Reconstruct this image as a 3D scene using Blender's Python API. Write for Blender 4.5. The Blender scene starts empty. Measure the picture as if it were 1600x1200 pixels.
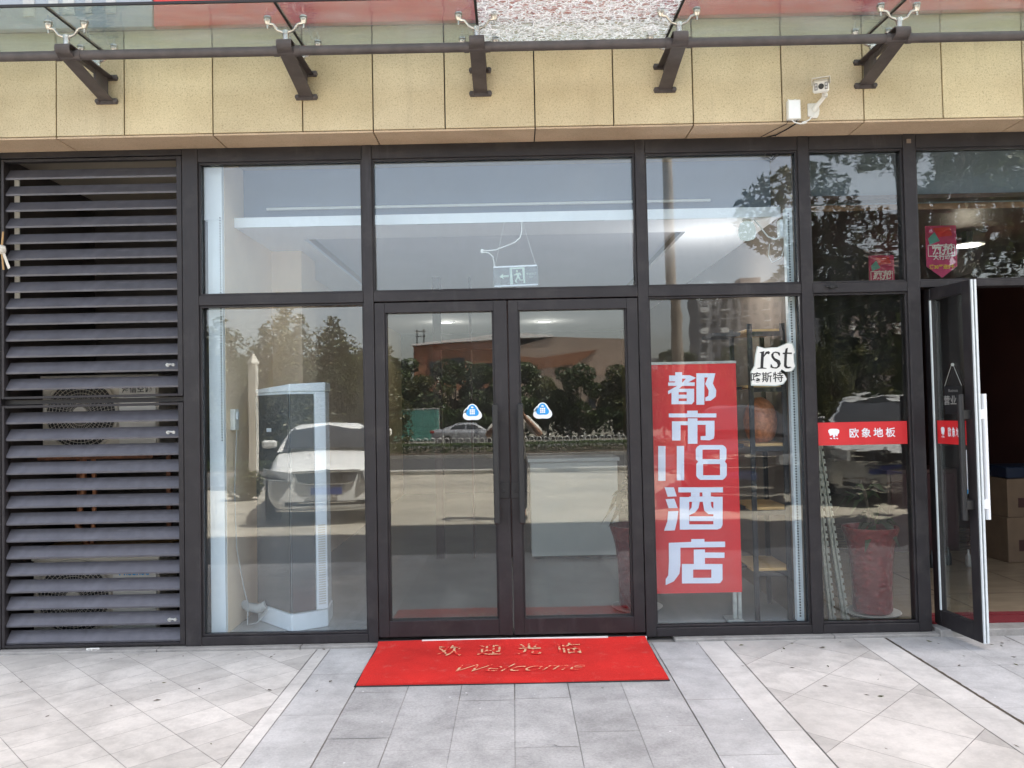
import bpy, bmesh, math, random
from mathutils import Vector, Matrix
R = math.radians
random.seed(7)
sc = bpy.context.scene
COL = sc.collection

# ------------------------------------------------------------------ camera
cam = bpy.data.cameras.new('camera')
cam.sensor_width = 36.0
cam.lens = 36.0*1250/1600
cam.clip_start = 0.02
cam.clip_end = 3000
camo = bpy.data.objects.new('camera', cam)
COL.objects.link(camo)
p_, r_, y_ = R(1.67829764), R(1.1598848), R(0.06207588)
Rz = Matrix.Rotation(y_, 3, 'Z'); Rx = Matrix.Rotation(p_, 3, 'X')
cr, sr = math.cos(r_), math.sin(r_)
Rr = Matrix(((cr, 0, sr), (0, 1, 0), (-sr, 0, cr)))
Rm = Rz @ Rx @ Rr                       # columns: right, forward, up
right, fwd, up = Rm.col[0], Rm.col[1], Rm.col[2]
M4 = Matrix((right, up, -fwd)).transposed().to_4x4()
M4.translation = Vector((0, -5.27, 1.52))
camo.matrix_world = M4
sc.camera = camo

# ------------------------------------------------------------------ sky, sun, exposure
SUN_EL, SUN_AZ = 60.0, 70.0             # high sun along the street from the right, just behind the line of the front
w = bpy.data.worlds.new('World'); sc.world = w; w.use_nodes = True
nt = w.node_tree; nt.nodes.clear()
sky = nt.nodes.new('ShaderNodeTexSky'); sky.sky_type = 'NISHITA'; sky.sun_disc = False
sky.sun_elevation = R(SUN_EL); sky.sun_rotation = R(SUN_AZ)
sky.air_density = 1.0; sky.dust_density = 3.5; sky.ozone_density = 1.0; sky.altitude = 50
bg = nt.nodes.new('ShaderNodeBackground'); bg.inputs['Strength'].default_value = 0.14
wo = nt.nodes.new('ShaderNodeOutputWorld')
hz = nt.nodes.new('ShaderNodeHueSaturation'); hz.inputs['Saturation'].default_value = .62    # a hazy, whitish sky
wm = nt.nodes.new('ShaderNodeMix'); wm.data_type = 'RGBA'; wm.blend_type = 'MULTIPLY'; wm.inputs[0].default_value = 1; wm.inputs[7].default_value = (1.05, 1.0, .945, 1)
nt.links.new(sky.outputs[0], hz.inputs['Color']); nt.links.new(hz.outputs[0], wm.inputs[6])
nt.links.new(wm.outputs[2], bg.inputs[0]); nt.links.new(bg.outputs[0], wo.inputs[0])
sl = bpy.data.lights.new('sun', 'SUN'); sl.energy = 4.6; sl.angle = R(0.5); sl.color = (1, .95, .86)
so = bpy.data.objects.new('sun', sl); COL.objects.link(so)
sd = Vector((math.sin(R(SUN_AZ))*math.cos(R(SUN_EL)), math.cos(R(SUN_AZ))*math.cos(R(SUN_EL)), math.sin(R(SUN_EL))))
so.rotation_euler = sd.to_track_quat('Z', 'Y').to_euler()
so.location = (0, 0, 30)
sc.view_settings.view_transform = 'Standard'; sc.view_settings.look = 'None'
sc.view_settings.gamma = 1; sc.view_settings.exposure = 2.42
sc.cycles.max_bounces = 10; sc.cycles.transparent_max_bounces = 24
sc.cycles.diffuse_bounces = 5; sc.cycles.glossy_bounces = 5
sc.cycles.use_denoising = True

# ------------------------------------------------------------------ materials
MATS = {}
class N:
    def __init__(s, name):
        s.m = bpy.data.materials.new(name); s.m.use_nodes = True
        s.t = s.m.node_tree; s.t.nodes.clear()
        s.out = s.t.nodes.new('ShaderNodeOutputMaterial')
        MATS[name] = s.m
    def n(s, typ, ins=None, **kw):
        x = s.t.nodes.new('ShaderNode'+typ)
        for k, v in kw.items(): setattr(x, k, v)
        for k, v in (ins or {}).items():
            if hasattr(v, 'is_output') or isinstance(v, bpy.types.NodeSocket): s.t.links.new(v, x.inputs[k])
            else: x.inputs[k].default_value = v
        return x
    def coord(s, scale=(1, 1, 1), kind='Object'):
        c = s.n('TexCoord')
        mp = s.n('Mapping', {'Vector': c.outputs[kind], 'Scale': scale})
        return mp.outputs[0]
    def noise(s, scale, detail=4, vec=None, rough=.55, dist=0):
        return s.n('TexNoise', {'Vector': vec if vec is not None else s.coord(), 'Scale': scale, 'Detail': detail, 'Roughness': rough, 'Distortion': dist})
    def ramp(s, fac, stops):
        r = s.n('ValToRGB', {'Fac': fac})
        e = r.color_ramp.elements
        while len(e) < len(stops): e.new(.5)
        for el, (p, c) in zip(e, stops):
            el.position = p; el.color = (*c, 1) if len(c) == 3 else c
        return r.outputs[0]
    def mix(s, fac, a, b, blend='MIX'):
        x = s.n('Mix', data_type='RGBA', blend_type=blend)
        for i, v in ((0, fac), (6, a), (7, b)):
            if isinstance(v, bpy.types.NodeSocket): s.t.links.new(v, x.inputs[i])
            else: x.inputs[i].default_value = (*v, 1) if isinstance(v, tuple) and len(v) == 3 else v
        return x.outputs[2]
    def bump(s, h, strength=.3, dist=.01):
        return s.n('Bump', {'Height': h, 'Strength': strength, 'Distance': dist}).outputs[0]
    def schlick(s, f0, normal):
        lw = s.n('LayerWeight', {'Blend': .5, 'Normal': normal})
        pw = s.n('Math', {0: lw.outputs['Facing'], 1: 5.0}, operation='POWER')
        return s.n('MapRange', {'Value': pw.outputs[0], 'To Min': f0, 'To Max': 1.0})
    def principled(s, col, rough=.5, normal=None, metal=0, spec=.5, **kw):
        ins = {'Base Color': col if isinstance(col, bpy.types.NodeSocket) else (*col, 1), 'Roughness': rough, 'Metallic': metal, 'Specular IOR Level': spec}
        if normal is not None: ins['Normal'] = normal
        ins.update(kw)
        p = s.n('BsdfPrincipled', ins)
        s.t.links.new(p.outputs[0], s.out.inputs[0]); return p

def simple(name, col, rough=.5, metal=0, var=.12, scale=6, bump=0, bscale=60, spec=.5, bdist=.004, wear=None):
    """plain paint, metal, plastic or plaster with a little mottling of its own"""
    g = N(name)
    nz = g.noise(scale, 5)
    lo = tuple(c*(1-var) for c in col); hi = tuple(min(1, c*(1+var)) for c in col)
    c = g.ramp(nz.outputs[0], [(.3, lo), (.7, hi)])
    if wear:      # fine lighter scuffs along the length, and dust that has settled in blotches
        sn = g.noise(1.0, 5, g.coord(wear[0]), .7); dn = g.noise(5.5, 6, None, .7)
        k = g.n('MapRange', {'Value': sn.outputs[0], 'From Min': .60, 'From Max': .74, 'To Min': 0, 'To Max': wear[1]})
        c = g.mix(k.outputs[0], c, tuple(min(1, x*2.6+.03) for x in col))
        k = g.n('MapRange', {'Value': dn.outputs[0], 'From Min': .52, 'From Max': .80, 'To Min': 0, 'To Max': wear[1]*.6})
        c = g.mix(k.outputs[0], c, (.16, .145, .13))
    rr = g.n('MapRange', {'Value': nz.outputs[0], 'To Min': max(.02, rough-.06), 'To Max': min(1, rough+.08)}).outputs[0]
    nm = g.bump(g.noise(bscale, 3).outputs[0], bump, bdist) if bump else None
    g.principled(c, rr, nm, metal, spec)
    return g.m

def glow(name, col, e):
    g = N(name); x = g.n('Emission', {'Color': (*col, 1), 'Strength': e})
    g.t.links.new(x.outputs[0], g.out.inputs[0]); return g.m

def glass(name, ior=1.62, tint=(.93, .97, .96), wscale=(1, 1, 1), wdist=.0005, dirt=.03, dscale=3, dcol=(.6, .6, .58)):
    g = N(name)
    v = g.coord(wscale)
    nz = g.n('TexNoise', {'Vector': v, 'Scale': 1.0, 'Detail': 1.5, 'Roughness': .45})
    nm = g.bump(nz.outputs[0], 1.0, wdist)
    fr = g.schlick(((ior-1)/(ior+1))**2, nm)
    tr = g.n('BsdfTransparent', {'Color': (*tint, 1)})
    gl = g.n('BsdfGlossy', {'Color': (1, 1, 1, 1), 'Roughness': 0.0, 'Normal': nm})
    mx = g.n('MixShader', {0: fr.outputs[0], 1: tr.outputs[0], 2: gl.outputs[0]})
    df = g.n('BsdfDiffuse', {'Color': (*dcol, 1)})
    dn = g.noise(dscale, 6, g.coord((1, 1, .35)), .7)
    dm = g.n('MapRange', {'Value': dn.outputs[0], 'From Min': .45, 'From Max': .8, 'To Min': dirt*.25, 'To Max': dirt*2})
    m2 = g.n('MixShader', {0: dm.outputs[0], 1: mx.outputs[0], 2: df.outputs[0]})
    g.t.links.new(m2.outputs[0], g.out.inputs[0])
    return g.m

simple('frame_metal', (.0215, .0185, .0200), .45, .0, .18, 9, .05, 300, .35, wear=((9, 9, 1.2), .28))
simple('louvre_metal', (.096, .094, .106), .40, .2, .16, 14, .06, 250, wear=((2.2, 30, 70), .5))
simple('bracket_metal', (.074, .062, .061), .55, .0, .25, 12, .15, 120)
simple('stainless', (.55, .53, .5), .25, .9, .2, 20)
simple('rusty_steel', (.16, .07, .04), .6, .4, .4, 40)
simple('white_paint', (.78, .80, .79), .5, 0, .05, 3)
simple('white_plastic', (.72, .71, .66), .4, 0, .06, 8)
simple('white_gloss', (.85, .87, .88), .25, 0, .03, 3)
simple('black_plastic', (.012, .012, .013), .4, 0, .2, 8)
simple('dark_rubber', (.015, .015, .016), .7, 0, .2, 20)
simple('interior_beige', (.80, .63, .45), .75, 0, .05, 2)
simple('interior_grey', (.20, .24, .31), .8, 0, .06, 2)
simple('ceiling_white', (.84, .81, .81), .8, 0, .04, 2)
simple('tray_grey', (.60, .58, .61), .8, 0, .04, 2)
simple('wall_taupe', (.17, .13, .10), .75, 0, .08, 2)
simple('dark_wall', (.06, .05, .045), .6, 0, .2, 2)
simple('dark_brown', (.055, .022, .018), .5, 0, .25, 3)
simple('brown_timber', (.22, .12, .07), .5, 0, .3, 4)
simple('maroon', (.05, .012, .014), .5, 0, .2, 3)
simple('carpet_red', (.16, .008, .012), .95, 0, .15, 30, .5, 400)
simple('black_steel', (.018, .017, .018), .45, .2, .2, 10)
simple('cable_black', (.01, .01, .01), .6)
simple('cable_white', (.75, .74, .70), .5)
simple('ink_black', (.012, .011, .01), .6)
simple('ink_white', (.80, .81, .84), .6)
simple('banner_white', (.72, .74, .84), .6, 0, .02)
simple('sign_red', (.60, .022, .026), .4, 0, .06, 4)
simple('banner_red', (.60, .014, .018), .5, 0, .08, 3)
simple('sign_grey', (.30, .33, .36), .5, 0, .1, 3)
simple('sticker_blue', (.02, .32, .72), .4, 0, .03)
simple('yellow_ink', (.75, .55, .03), .6)
simple('teal_ink', (.10, .35, .33), .6)
simple('pink_print', (.50, .03, .14), .6, 0, .2, 15)
simple('blue_plastic', (.008, .016, .035), .4)
simple('cardboard', (.15, .10, .06), .8, 0, .15, 6)
simple('perforated_bead', (.62, .66, .66), .5, 0, .06, 20)
simple('galvanised', (.40, .40, .37), .45, .5, .2, 30)
simple('exit_pale', (.50, .62, .53), .5, 0, .02)
simple('ac_cream', (.62, .58, .50), .5, 0, .08, 5)
simple('ac_black_glass', (.085, .088, .088), .12, 0, .1, 3)
simple('hose_grey', (.45, .45, .43), .6, 0, .1, 20)
simple('copper_pipe', (.35, .16, .08), .45, .5, .2, 10)
simple('wood_stick', (.45, .28, .12), .7, 0, .2, 12)
simple('gate_post_white', (.60, .58, .53), .6, 0, .08, 3)
simple('sticker_edge', (.42, .47, .43), .5, 0, .05)
simple('rag', (.62, .58, .50), .9, 0, .2, 30, .4, 80)
simple('cotta', (.52, .20, .095), .35, 0, .35, 40, .6, 70)
simple('asphalt', (.055, .054, .055), .9, 0, .25, 3, .3, 200)
simple('asphalt_ramp', (.11, .105, .10), .9, 0, .2, 2, .3, 200)
simple('soil', (.09, .07, .05), .95, 0, .3, 2)
simple('terrain_dirt', (.16, .15, .12), .95, 0, .3, .3)
simple('kerb_stone', (.35, .34, .32), .85, 0, .15, 3)
simple('road_paint_yellow', (.55, .40, .06), .7, 0, .2, 3)
simple('bark', (.10, .075, .055), .9, 0, .35, 8, .6, 30)
simple('rail_white', (.50, .50, .48), .4, .1, .1, 5)
simple('hoarding_teal', (.10, .30, .25), .5, 0, .15, 1.5)
simple('pole_concrete', (.36, .31, .26), .85, 0, .15, 3)
simple('museum_brown', (.22, .10, .05), .7, 0, .12, .3)
simple('museum_pale', (.30, .23, .18), .7, 0, .08, .3)
simple('roof_white', (.7, .7, .68), .5, 0, .05)
simple('roof_red', (.35, .06, .05), .6, 0, .2, .5)
simple('tower_pink', (.26, .21, .19), .8, 0, .08, .2)
simple('tower_grey', (.21, .21, .22), .8, 0, .08, .2)
simple('window_dark', (.03, .035, .04), .15, 0, .3, .5)
simple('car_white', (.80, .80, .78), .22, 0, .02, 2, spec=.6)
simple('car_silver', (.42, .43, .45), .25, .5, .03, 2, spec=.6)
simple('car_grey', (.50, .51, .52), .22, .15, .05, 2, spec=.6)
simple('car_black', (.022, .022, .024), .2, .2, .05, 2, spec=.6)
simple('car_glass', (.02, .022, .025), .06, 0, .1, 2, spec=.8)
simple('chrome', (.6, .6, .6), .12, 1, .05)
simple('lamp_lens', (.35, .36, .37), .12, 0, .15, 12, spec=.8)
simple('tail_red', (.30, .01, .01), .2)
simple('plate_blue', (.03, .06, .25), .4)
simple('skin', (.42, .24, .16), .55, 0, .06, 12)
simple('shirt', (.62, .60, .56), .85, 0, .05, 10, .3, 90)
simple('trousers', (.03, .032, .045), .85, 0, .15, 20)
simple('hair', (.012, .010, .009), .6, 0, .3, 40)
simple('shop_floor_grey', (.36, .35, .33), .22, 0, .08, 1.2)
simple('building_stone', (.40, .35, .28), .8, 0, .1, .6)
glow('downlight_glow', (1, .96, .9), 1.5)
glow('bulb_glow', (.92, 1, .97), .14)

glass('pane_glass', 1.66, (.90, .94, .96), (1.1, 1.1, 1.6), .0005, .022)
glass('door_glass', 1.66, (.80, .83, .82), (1.2, 1.2, 1.0), .0004, .012)
glass('wavy_glass', 1.62, (.88, .90, .88), (5, 5, 16), .00042, .012)
glass('pane_glass_wavy', 1.50, (.94, .97, .98), (2.6, 2.6, 9), .00045, .014)
glass('exit_glass', 1.5, (.66, .70, .72), (1, 1, 1), 0, .04)

def leafmat(name, a, b, c):
    g = N(name)
    ge = g.n('NewGeometry')
    col = g.ramp(ge.outputs['Random Per Island'], [(0, a), (.55, b), (1, c)])
    d = g.n('BsdfDiffuse', {'Color': col}); t = g.n('BsdfTranslucent', {'Color': col})
    m = g.n('MixShader', {0: .3, 1: d.outputs[0], 2: t.outputs[0]})
    gl = g.n('BsdfGlossy', {'Roughness': .45, 'Color': (.6, .6, .6, 1)})
    m2 = g.n('MixShader', {0: .05, 1: m.outputs[0], 2: gl.outputs[0]})
    g.t.links.new(m2.outputs[0], g.out.inputs[0])
leafmat('leaf_dark', (.018, .032, .012), (.04, .065, .02), (.085, .11, .035))
leafmat('leaf_olive', (.035, .045, .014), (.075, .085, .026), (.15, .14, .045))
leafmat('leaf_hedge', (.03, .055, .015), (.06, .10, .025), (.11, .15, .04))
leafmat('leaf_plant', (.015, .03, .01), (.03, .055, .02), (.06, .09, .03))

# beige granite of the fascia: fine speckle, broad warm staining
def granite(name, base, dark, light):
    g = N(name); v = g.coord()
    f = g.noise(95, 3, v, .75); q = g.noise(260, 2, v, .6); b = g.noise(2.6, 5, v)
    c = g.ramp(f.outputs[0], [(.30, dark), (.46, base), (.60, base), (.76, light)])
    c = g.mix(g.n('MapRange', {'Value': q.outputs[0], 'From Min': .60, 'From Max': .68}).outputs[0], c, tuple(x*.5 for x in dark))
    at = g.n('Attribute', attribute_name='tone')
    c = g.mix(1.0, c, g.ramp(b.outputs[0], [(.3, (.84, .80, .74)), (.65, (1.05, 1.03, 1.0))]), 'MULTIPLY')
    c = g.mix(1.0, c, at.outputs[0], 'MULTIPLY')
    st = g.noise(1.0, 6, g.coord((7, 7, .7)), .7)          # rain streaks
    c = g.mix(g.n('MapRange', {'Value': st.outputs[0], 'From Min': .56, 'From Max': .78, 'To Min': 0, 'To Max': .32}).outputs[0], c, tuple(x*.8 for x in dark))
    g.principled(c, .55, g.bump(f.outputs[0], .15, .003))
granite('fascia_granite', (.62, .53, .355), (.35, .27, .165), (.75, .66, .48))
granite('soffit_granite', (.56, .43, .30), (.44, .33, .22), (.64, .52, .38))

def paving(name, base, spk=.12, blotch=.22, speck_light=True, stainscale=2.2):
    g = N(name); v = g.coord()
    at = g.n('Attribute', attribute_name='tone')
    f = g.noise(75, 4, v, .75); b = g.noise(stainscale, 6, v, .65, .4); b2 = g.noise(9, 5, v, .7)
    c = g.mix(1.0, base, at.outputs[0], 'MULTIPLY')
    c = g.mix(1.0, c, g.ramp(b.outputs[0], [(.32, (1-blotch,)*3), (.62, (1.06,)*3)]), 'MULTIPLY')
    c = g.mix(1.0, c, g.ramp(b2.outputs[0], [(.3, (1-blotch*.6,)*3), (.55, (1.02,)*3)]), 'MULTIPLY')
    c = g.mix(1.0, c, g.ramp(f.outputs[0], [(.3, (1-spk,)*3), (.7, (1+spk,)*3)]), 'MULTIPLY')
    if speck_light:
        vo = g.n('TexVoronoi', {'Vector': v, 'Scale': 11.0})
        sp = g.n('MapRange', {'Value': vo.outputs['Distance'], 'From Min': .04, 'From Max': .075, 'To Min': 1, 'To Max': 0})
        pick = g.n('MapRange', {'Value': g.n('SeparateColor', {'Color': vo.outputs['Color']}).outputs[0], 'From Min': .55, 'From Max': .56})
        k = g.n('Math', {0: sp.outputs[0], 1: pick.outputs[0]}, operation='MULTIPLY')
        c = g.mix(k.outputs[0], c, (.62, .62, .62))
    # dirt trodden in along the foot of the shopfront
    sx = g.n('SeparateXYZ', {'Vector': v})
    edge = g.n('MapRange', {'Value': sx.outputs[1], 'From Min': -.38, 'From Max': -.06, 'To Min': 0, 'To Max': .5})
    em = g.n('Math', {0: edge.outputs[0], 1: b2.outputs[0]}, operation='MULTIPLY')
    c = g.mix(em.outputs[0], c, (.16, .145, .13))
    g.principled(c, .62, g.bump(g.n('Math', {0: f.outputs[0], 1: b2.outputs[0]}, operation='ADD').outputs[0], .25, .003))
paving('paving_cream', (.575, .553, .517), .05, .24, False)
paving('paving_grey', (.385, .38, .372), .20, .30, True)
paving('paving_pale', (.46, .455, .445), .12, .28, True)
paving('paving_dark', (.15, .145, .14), .12, .22, False)
paving('plaza_concrete', (.42, .385, .32), .06, .30, False, .7)
paving('grout', (.24, .225, .205), .1, .3, False)
paving('sill_stone', (.36, .345, .32), .1, .3, False, 6)

# red doormat: cut pile, pale worn lettering
def mat_red():
    g = N('mat_red'); v = g.coord()
    f = g.noise(420, 3, v, .7); b = g.noise(2.2, 4, v)
    c = g.ramp(f.outputs[0], [(.3, (.42, .016, .015)), (.7, (.84, .05, .04))])
    c = g.mix(1.0, c, g.ramp(b.outputs[0], [(.32, (.80, .84, .84)), (.62, (1.04, 1, 1))]), 'MULTIPLY')
    ds = g.noise(11, 6, v, .75)
    c = g.mix(g.n('MapRange', {'Value': ds.outputs[0], 'From Min': .56, 'From Max': .80, 'To Min': 0, 'To Max': .30}).outputs[0], c, (.45, .30, .26))
    g.principled(c, .95, g.bump(f.outputs[0], .6, .006), spec=.1)
    g = N('mat_print'); v = g.coord()
    wn = g.noise(26, 4, v, .6)
    c = g.ramp(wn.outputs[0], [(.46, (.68, .04, .034)), (.53, (.66, .40, .23)), (.75, (.72, .54, .35))])
    g.principled(c, .95, spec=.1)
mat_red()

# canopy glass: dusty, and one pane crazed
def canopy_glass(name, crazed):
    g = N(name); v = g.coord()
    fr = g.schlick(.09, g.bump(g.noise(3.5, 2, g.coord((.6, 2.2, 1))).outputs[0], 1.0, .007))
    tr = g.n('BsdfTransparent', {'Color': (.66, .74, .72, 1)})
    gl = g.n('BsdfGlossy', {'Roughness': .02, 'Color': (1, 1, 1, 1), 'Normal': g.bump(g.noise(3.5, 3, g.coord((.6, 2.2, 1))).outputs[0], 1.0, .012)})
    m = g.n('MixShader', {0: fr.outputs[0], 1: tr.outputs[0], 2: gl.outputs[0]})
    dn = g.noise(2.4, 7, g.coord((1, 3.2, 1)), .65, .6)
    dm = g.n('MapRange', {'Value': dn.outputs[0], 'From Min': .35, 'From Max': .75, 'To Min': .02, 'To Max': .24})
    df = g.n('BsdfDiffuse', {'Color': (.52, .53, .50, 1)}); tl = g.n('BsdfTranslucent', {'Color': (.62, .63, .60, 1)})
    dd = g.n('MixShader', {0: .6, 1: df.outputs[0], 2: tl.outputs[0]})
    m2 = g.n('MixShader', {0: dm.outputs[0], 1: m.outputs[0], 2: dd.outputs[0]})
    last = m2
    if crazed:
        vv = g.coord((13, 26, 30)); wz = g.n('TexNoise', {'Vector': v, 'Scale': 9.0, 'Detail': 4.0})
        vm = g.n('VectorMath', {0: vv, 1: g.n('VectorMath', {0: wz.outputs[1], 'Scale': 5.0}, operation='SCALE').outputs[0]}, operation='ADD')
        vo = g.n('TexVoronoi', {'Vector': vm.outputs[0], 'Scale': 1.0}, feature='DISTANCE_TO_EDGE')
        k = g.n('MapRange', {'Value': vo.outputs['Distance'], 'From Min': .03, 'From Max': .15, 'To Min': .95, 'To Max': .0})
        wh = g.n('BsdfTranslucent', {'Color': (.92, .96, .95, 1)}); wd = g.n('BsdfDiffuse', {'Color': (.9, .94, .93, 1)})
        ww = g.n('MixShader', {0: .6, 1: wd.outputs[0], 2: wh.outputs[0]})
        last = g.n('MixShader', {0: k.outputs[0], 1: m2.outputs[0], 2: ww.outputs[0]})
    g.t.links.new(last.outputs[0], g.out.inputs[0])
canopy_glass('canopy_glass', False); canopy_glass('canopy_glass_crazed', True)

def planter_mat():
    g = N('planter_red'); v = g.coord()
    vo = g.n('TexVoronoi', {'Vector': g.coord((1, 1, 1.25)), 'Scale': 26.0}, feature='SMOOTH_F1')
    c = g.ramp(vo.outputs['Distance'], [(.1, (.26, .022, .026)), (.5, (.15, .011, .014))])
    g.principled(c, .28, g.bump(vo.outputs['Distance'], .9, -.012))
planter_mat()
def tile_floor():
    g = N('tile_floor'); v = g.coord()
    b = g.n('TexBrick', {'Vector': v, 'Scale': 1.0, 'Mortar Size': .004, 'Brick Width': .8, 'Row Height': .8, 'Color1': (.30, .23, .15, 1), 'Color2': (.34, .26, .17, 1), 'Mortar': (.08, .06, .04, 1)}, offset=0.0)
    c = g.mix(1.0, b.outputs[0], g.ramp(g.noise(3, 5, g.coord((1, 4, 1))).outputs[0], [(.3, (.85,)*3), (.7, (1.08,)*3)]), 'MULTIPLY')
    g.principled(c, .15)
tile_floor()
def slats_wood():
    g = N('shelf_wood'); v = g.coord((1.5, 14, 14))
    c = g.ramp(g.noise(3, 5, v, .6).outputs[0], [(.3, (.50, .29, .11)), (.7, (.76, .48, .20))])
    g.principled(c, .5)
slats_wood()

# ------------------------------------------------------------------ mesh helpers
class MB:
    """collects shapes into ONE mesh"""
    def __init__(s): s.v = []; s.f = []; s.m = []; s.t = []
    def add(s, vs, fs, m=0, tone=1.0):
        o = len(s.v); s.v += [tuple(p) for p in vs]
        for f in fs: s.f.append([i+o for i in f]); s.m.append(m); s.t.append(tone)
        return s
    def box(s, x0, x1, y0, y1, z0, z1, m=0, tone=1.0):
        vs = [(x, y, z) for z in (z0, z1) for y in (y0, y1) for x in (x0, x1)]
        return s.add(vs, [(0, 2, 3, 1), (4, 5, 7, 6), (0, 1, 5, 4), (2, 6, 7, 3), (0, 4, 6, 2), (1, 3, 7, 5)], m, tone)
    def prism(s, poly, axis, a, b, m=0, tone=1.0):
        """poly in the two other axes (in xyz order), extruded along axis from a to b"""
        def P(p, t):
            q = list(p); q.insert('xyz'.index(axis), t); return q
        n = len(poly)
        vs = [P(p, a) for p in poly]+[P(p, b) for p in poly]
        fs = [tuple(range(n)), tuple(range(2*n-1, n-1, -1))]+[(i, (i+1) % n, n+(i+1) % n, n+i) for i in range(n)]
        return s.add(vs, fs, m, tone)
    def quad(s, a, b, c, d, m=0, tone=1.0): return s.add([a, b, c, d], [(0, 1, 2, 3)], m, tone)
    def tube(s, pts, r, n=8, m=0, closed=False, cap=True):
        pts = [Vector(p) for p in pts]; k = len(pts)
        rr = r if isinstance(r, (list, tuple)) else [r]*k
        vs = []; prev = None
        for i, p in enumerate(pts):
            if closed: d = pts[(i+1) % k]-pts[i-1]
            else: d = pts[min(i+1, k-1)]-pts[max(i-1, 0)]
            d.normalize()
            if prev is None:
                u = d.cross(Vector((0, 0, 1)));  u = u if u.length > .1 else d.cross(Vector((1, 0, 0)))
            else: u = prev-d*prev.dot(d)
            u.normalize(); prev = u; w_ = d.cross(u)
            for j in range(n):
                a = 2*math.pi*j/n
                vs.append(p+(u*math.cos(a)+w_*math.sin(a))*rr[i])
        fs = []
        for i in range(k if closed else k-1):
            b0, b1 = i*n, ((i+1) % k)*n
            for j in range(n): fs.append((b0+j, b0+(j+1) % n, b1+(j+1) % n, b1+j))
        if cap and not closed: fs += [tuple(range(n-1, -1, -1)), tuple(range((k-1)*n, k*n))]
        return s.add(vs, fs, m)
    def lathe(s, prof, c=(0, 0, 0), n=32, m=0, axis='z'):
        vs = []
        for r, h in prof:
            for j in range(n):
                a = 2*math.pi*j/n; x, y = r*math.cos(a), r*math.sin(a)
                q = {'z': (x, y, h), 'y': (x, h, y), 'x': (h, x, y)}[axis]
                vs.append((c[0]+q[0], c[1]+q[1], c[2]+q[2]))
        k = len(prof); fs = []
        for i in range(k-1):
            for j in range(n): fs.append((i*n+j, i*n+(j+1) % n, (i+1)*n+(j+1) % n, (i+1)*n+j))
        fs += [tuple(range(n-1, -1, -1)), tuple(range((k-1)*n, k*n))]
        return s.add(vs, fs, m)
    def torus(s, c, R0, r, axis='y', n=40, k=5, m=0):
        pts = []
        for j in range(n):
            a = 2*math.pi*j/n; x, y = R0*math.cos(a), R0*math.sin(a)
            q = {'z': (x, y, 0), 'y': (x, 0, y), 'x': (0, x, y)}[axis]
            pts.append((c[0]+q[0], c[1]+q[1], c[2]+q[2]))
        return s.tube(pts, r, k, m, closed=True)
    def build(s, name, mats, parent=None, smooth=False, bevel=0, loc=None, recalc=True):
        me = bpy.data.meshes.new(name)
        me.from_pydata(s.v, [], s.f)
        for m in ([mats] if isinstance(mats, str) else mats): me.materials.append(MATS[m])
        me.polygons.foreach_set('material_index', s.m)
        if any(t != 1.0 for t in s.t) or any('granite' in m or 'paving' in m or m in ('grout', 'sill_stone', 'plaza_concrete') for m in ([mats] if isinstance(mats, str) else mats)):
            at = me.color_attributes.new('tone', 'FLOAT_COLOR', 'CORNER')
            dat = []
            for p, t in zip(me.polygons, s.t):
                for _ in p.loop_indices: dat += [t, t, t, 1] if not isinstance(t, tuple) else [*t, 1]
            at.data.foreach_set('color', dat)
        if recalc:
            bm = bmesh.new(); bm.from_mesh(me); bmesh.ops.recalc_face_normals(bm, faces=bm.faces); bm.to_mesh(me); bm.free()
        if smooth: 
            me.polygons.foreach_set('use_smooth', [True]*len(me.polygons))
            me.set_sharp_from_angle(angle=R(40))
        me.update()
        o = bpy.data.objects.new(name, me); COL.objects.link(o)
        if parent is not None: o.parent = parent
        if loc: o.location = loc
        if bevel:
            b = o.modifiers.new('bevel', 'BEVEL'); b.width = bevel; b.segments = 1; b.limit_method = 'ANGLE'
        return o

def tag(o, label=None, cat=None, group=None, kind=None):
    if label: o['label'] = label
    if cat: o['category'] = cat
    if group: o['group'] = group
    if kind: o['kind'] = kind
    return o
def thing(name, label, cat, loc=(0, 0, 0), rz=0, group=None):
    o = bpy.data.objects.new(name, None); COL.objects.link(o); o.empty_display_size = .1
    o.location = loc; o.rotation_euler = (0, 0, rz)
    return tag(o, label, cat, group)
def copy_tree(o, parent=None):
    c = o.copy(); COL.objects.link(c)
    if parent is not None: c.parent = parent
    for ch in list(o.children): copy_tree(ch, c)
    return c
def text_mesh(body, size, offset=0.0, shear=0.0, spacing=1.0):
    """outline of a line of text as flat polygons (verts, faces), centred on the origin in x and y"""
    cu = bpy.data.curves.new('lettering', 'FONT'); cu.body = body; cu.size = size
    cu.align_x = 'CENTER'; cu.align_y = 'CENTER'; cu.offset = offset; cu.shear = shear; cu.space_character = spacing
    cu.resolution_u = 3
    ob = bpy.data.objects.new('lettering', cu); COL.objects.link(ob)
    dg = bpy.context.evaluated_depsgraph_get(); dg.update()
    me = bpy.data.meshes.new_from_object(ob.evaluated_get(dg))
    vs = [v.co.copy() for v in me.vertices]; fs = [tuple(p.vertices) for p in me.polygons]
    bpy.data.objects.remove(ob); bpy.data.curves.remove(cu); bpy.data.meshes.remove(me)
    return vs, fs
def lettering(mb, body, size, fn, m=0, **kw):
    vs, fs = text_mesh(body, size, **kw)
    mb.add([fn(v.x, v.y) for v in vs], fs, m)

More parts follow.
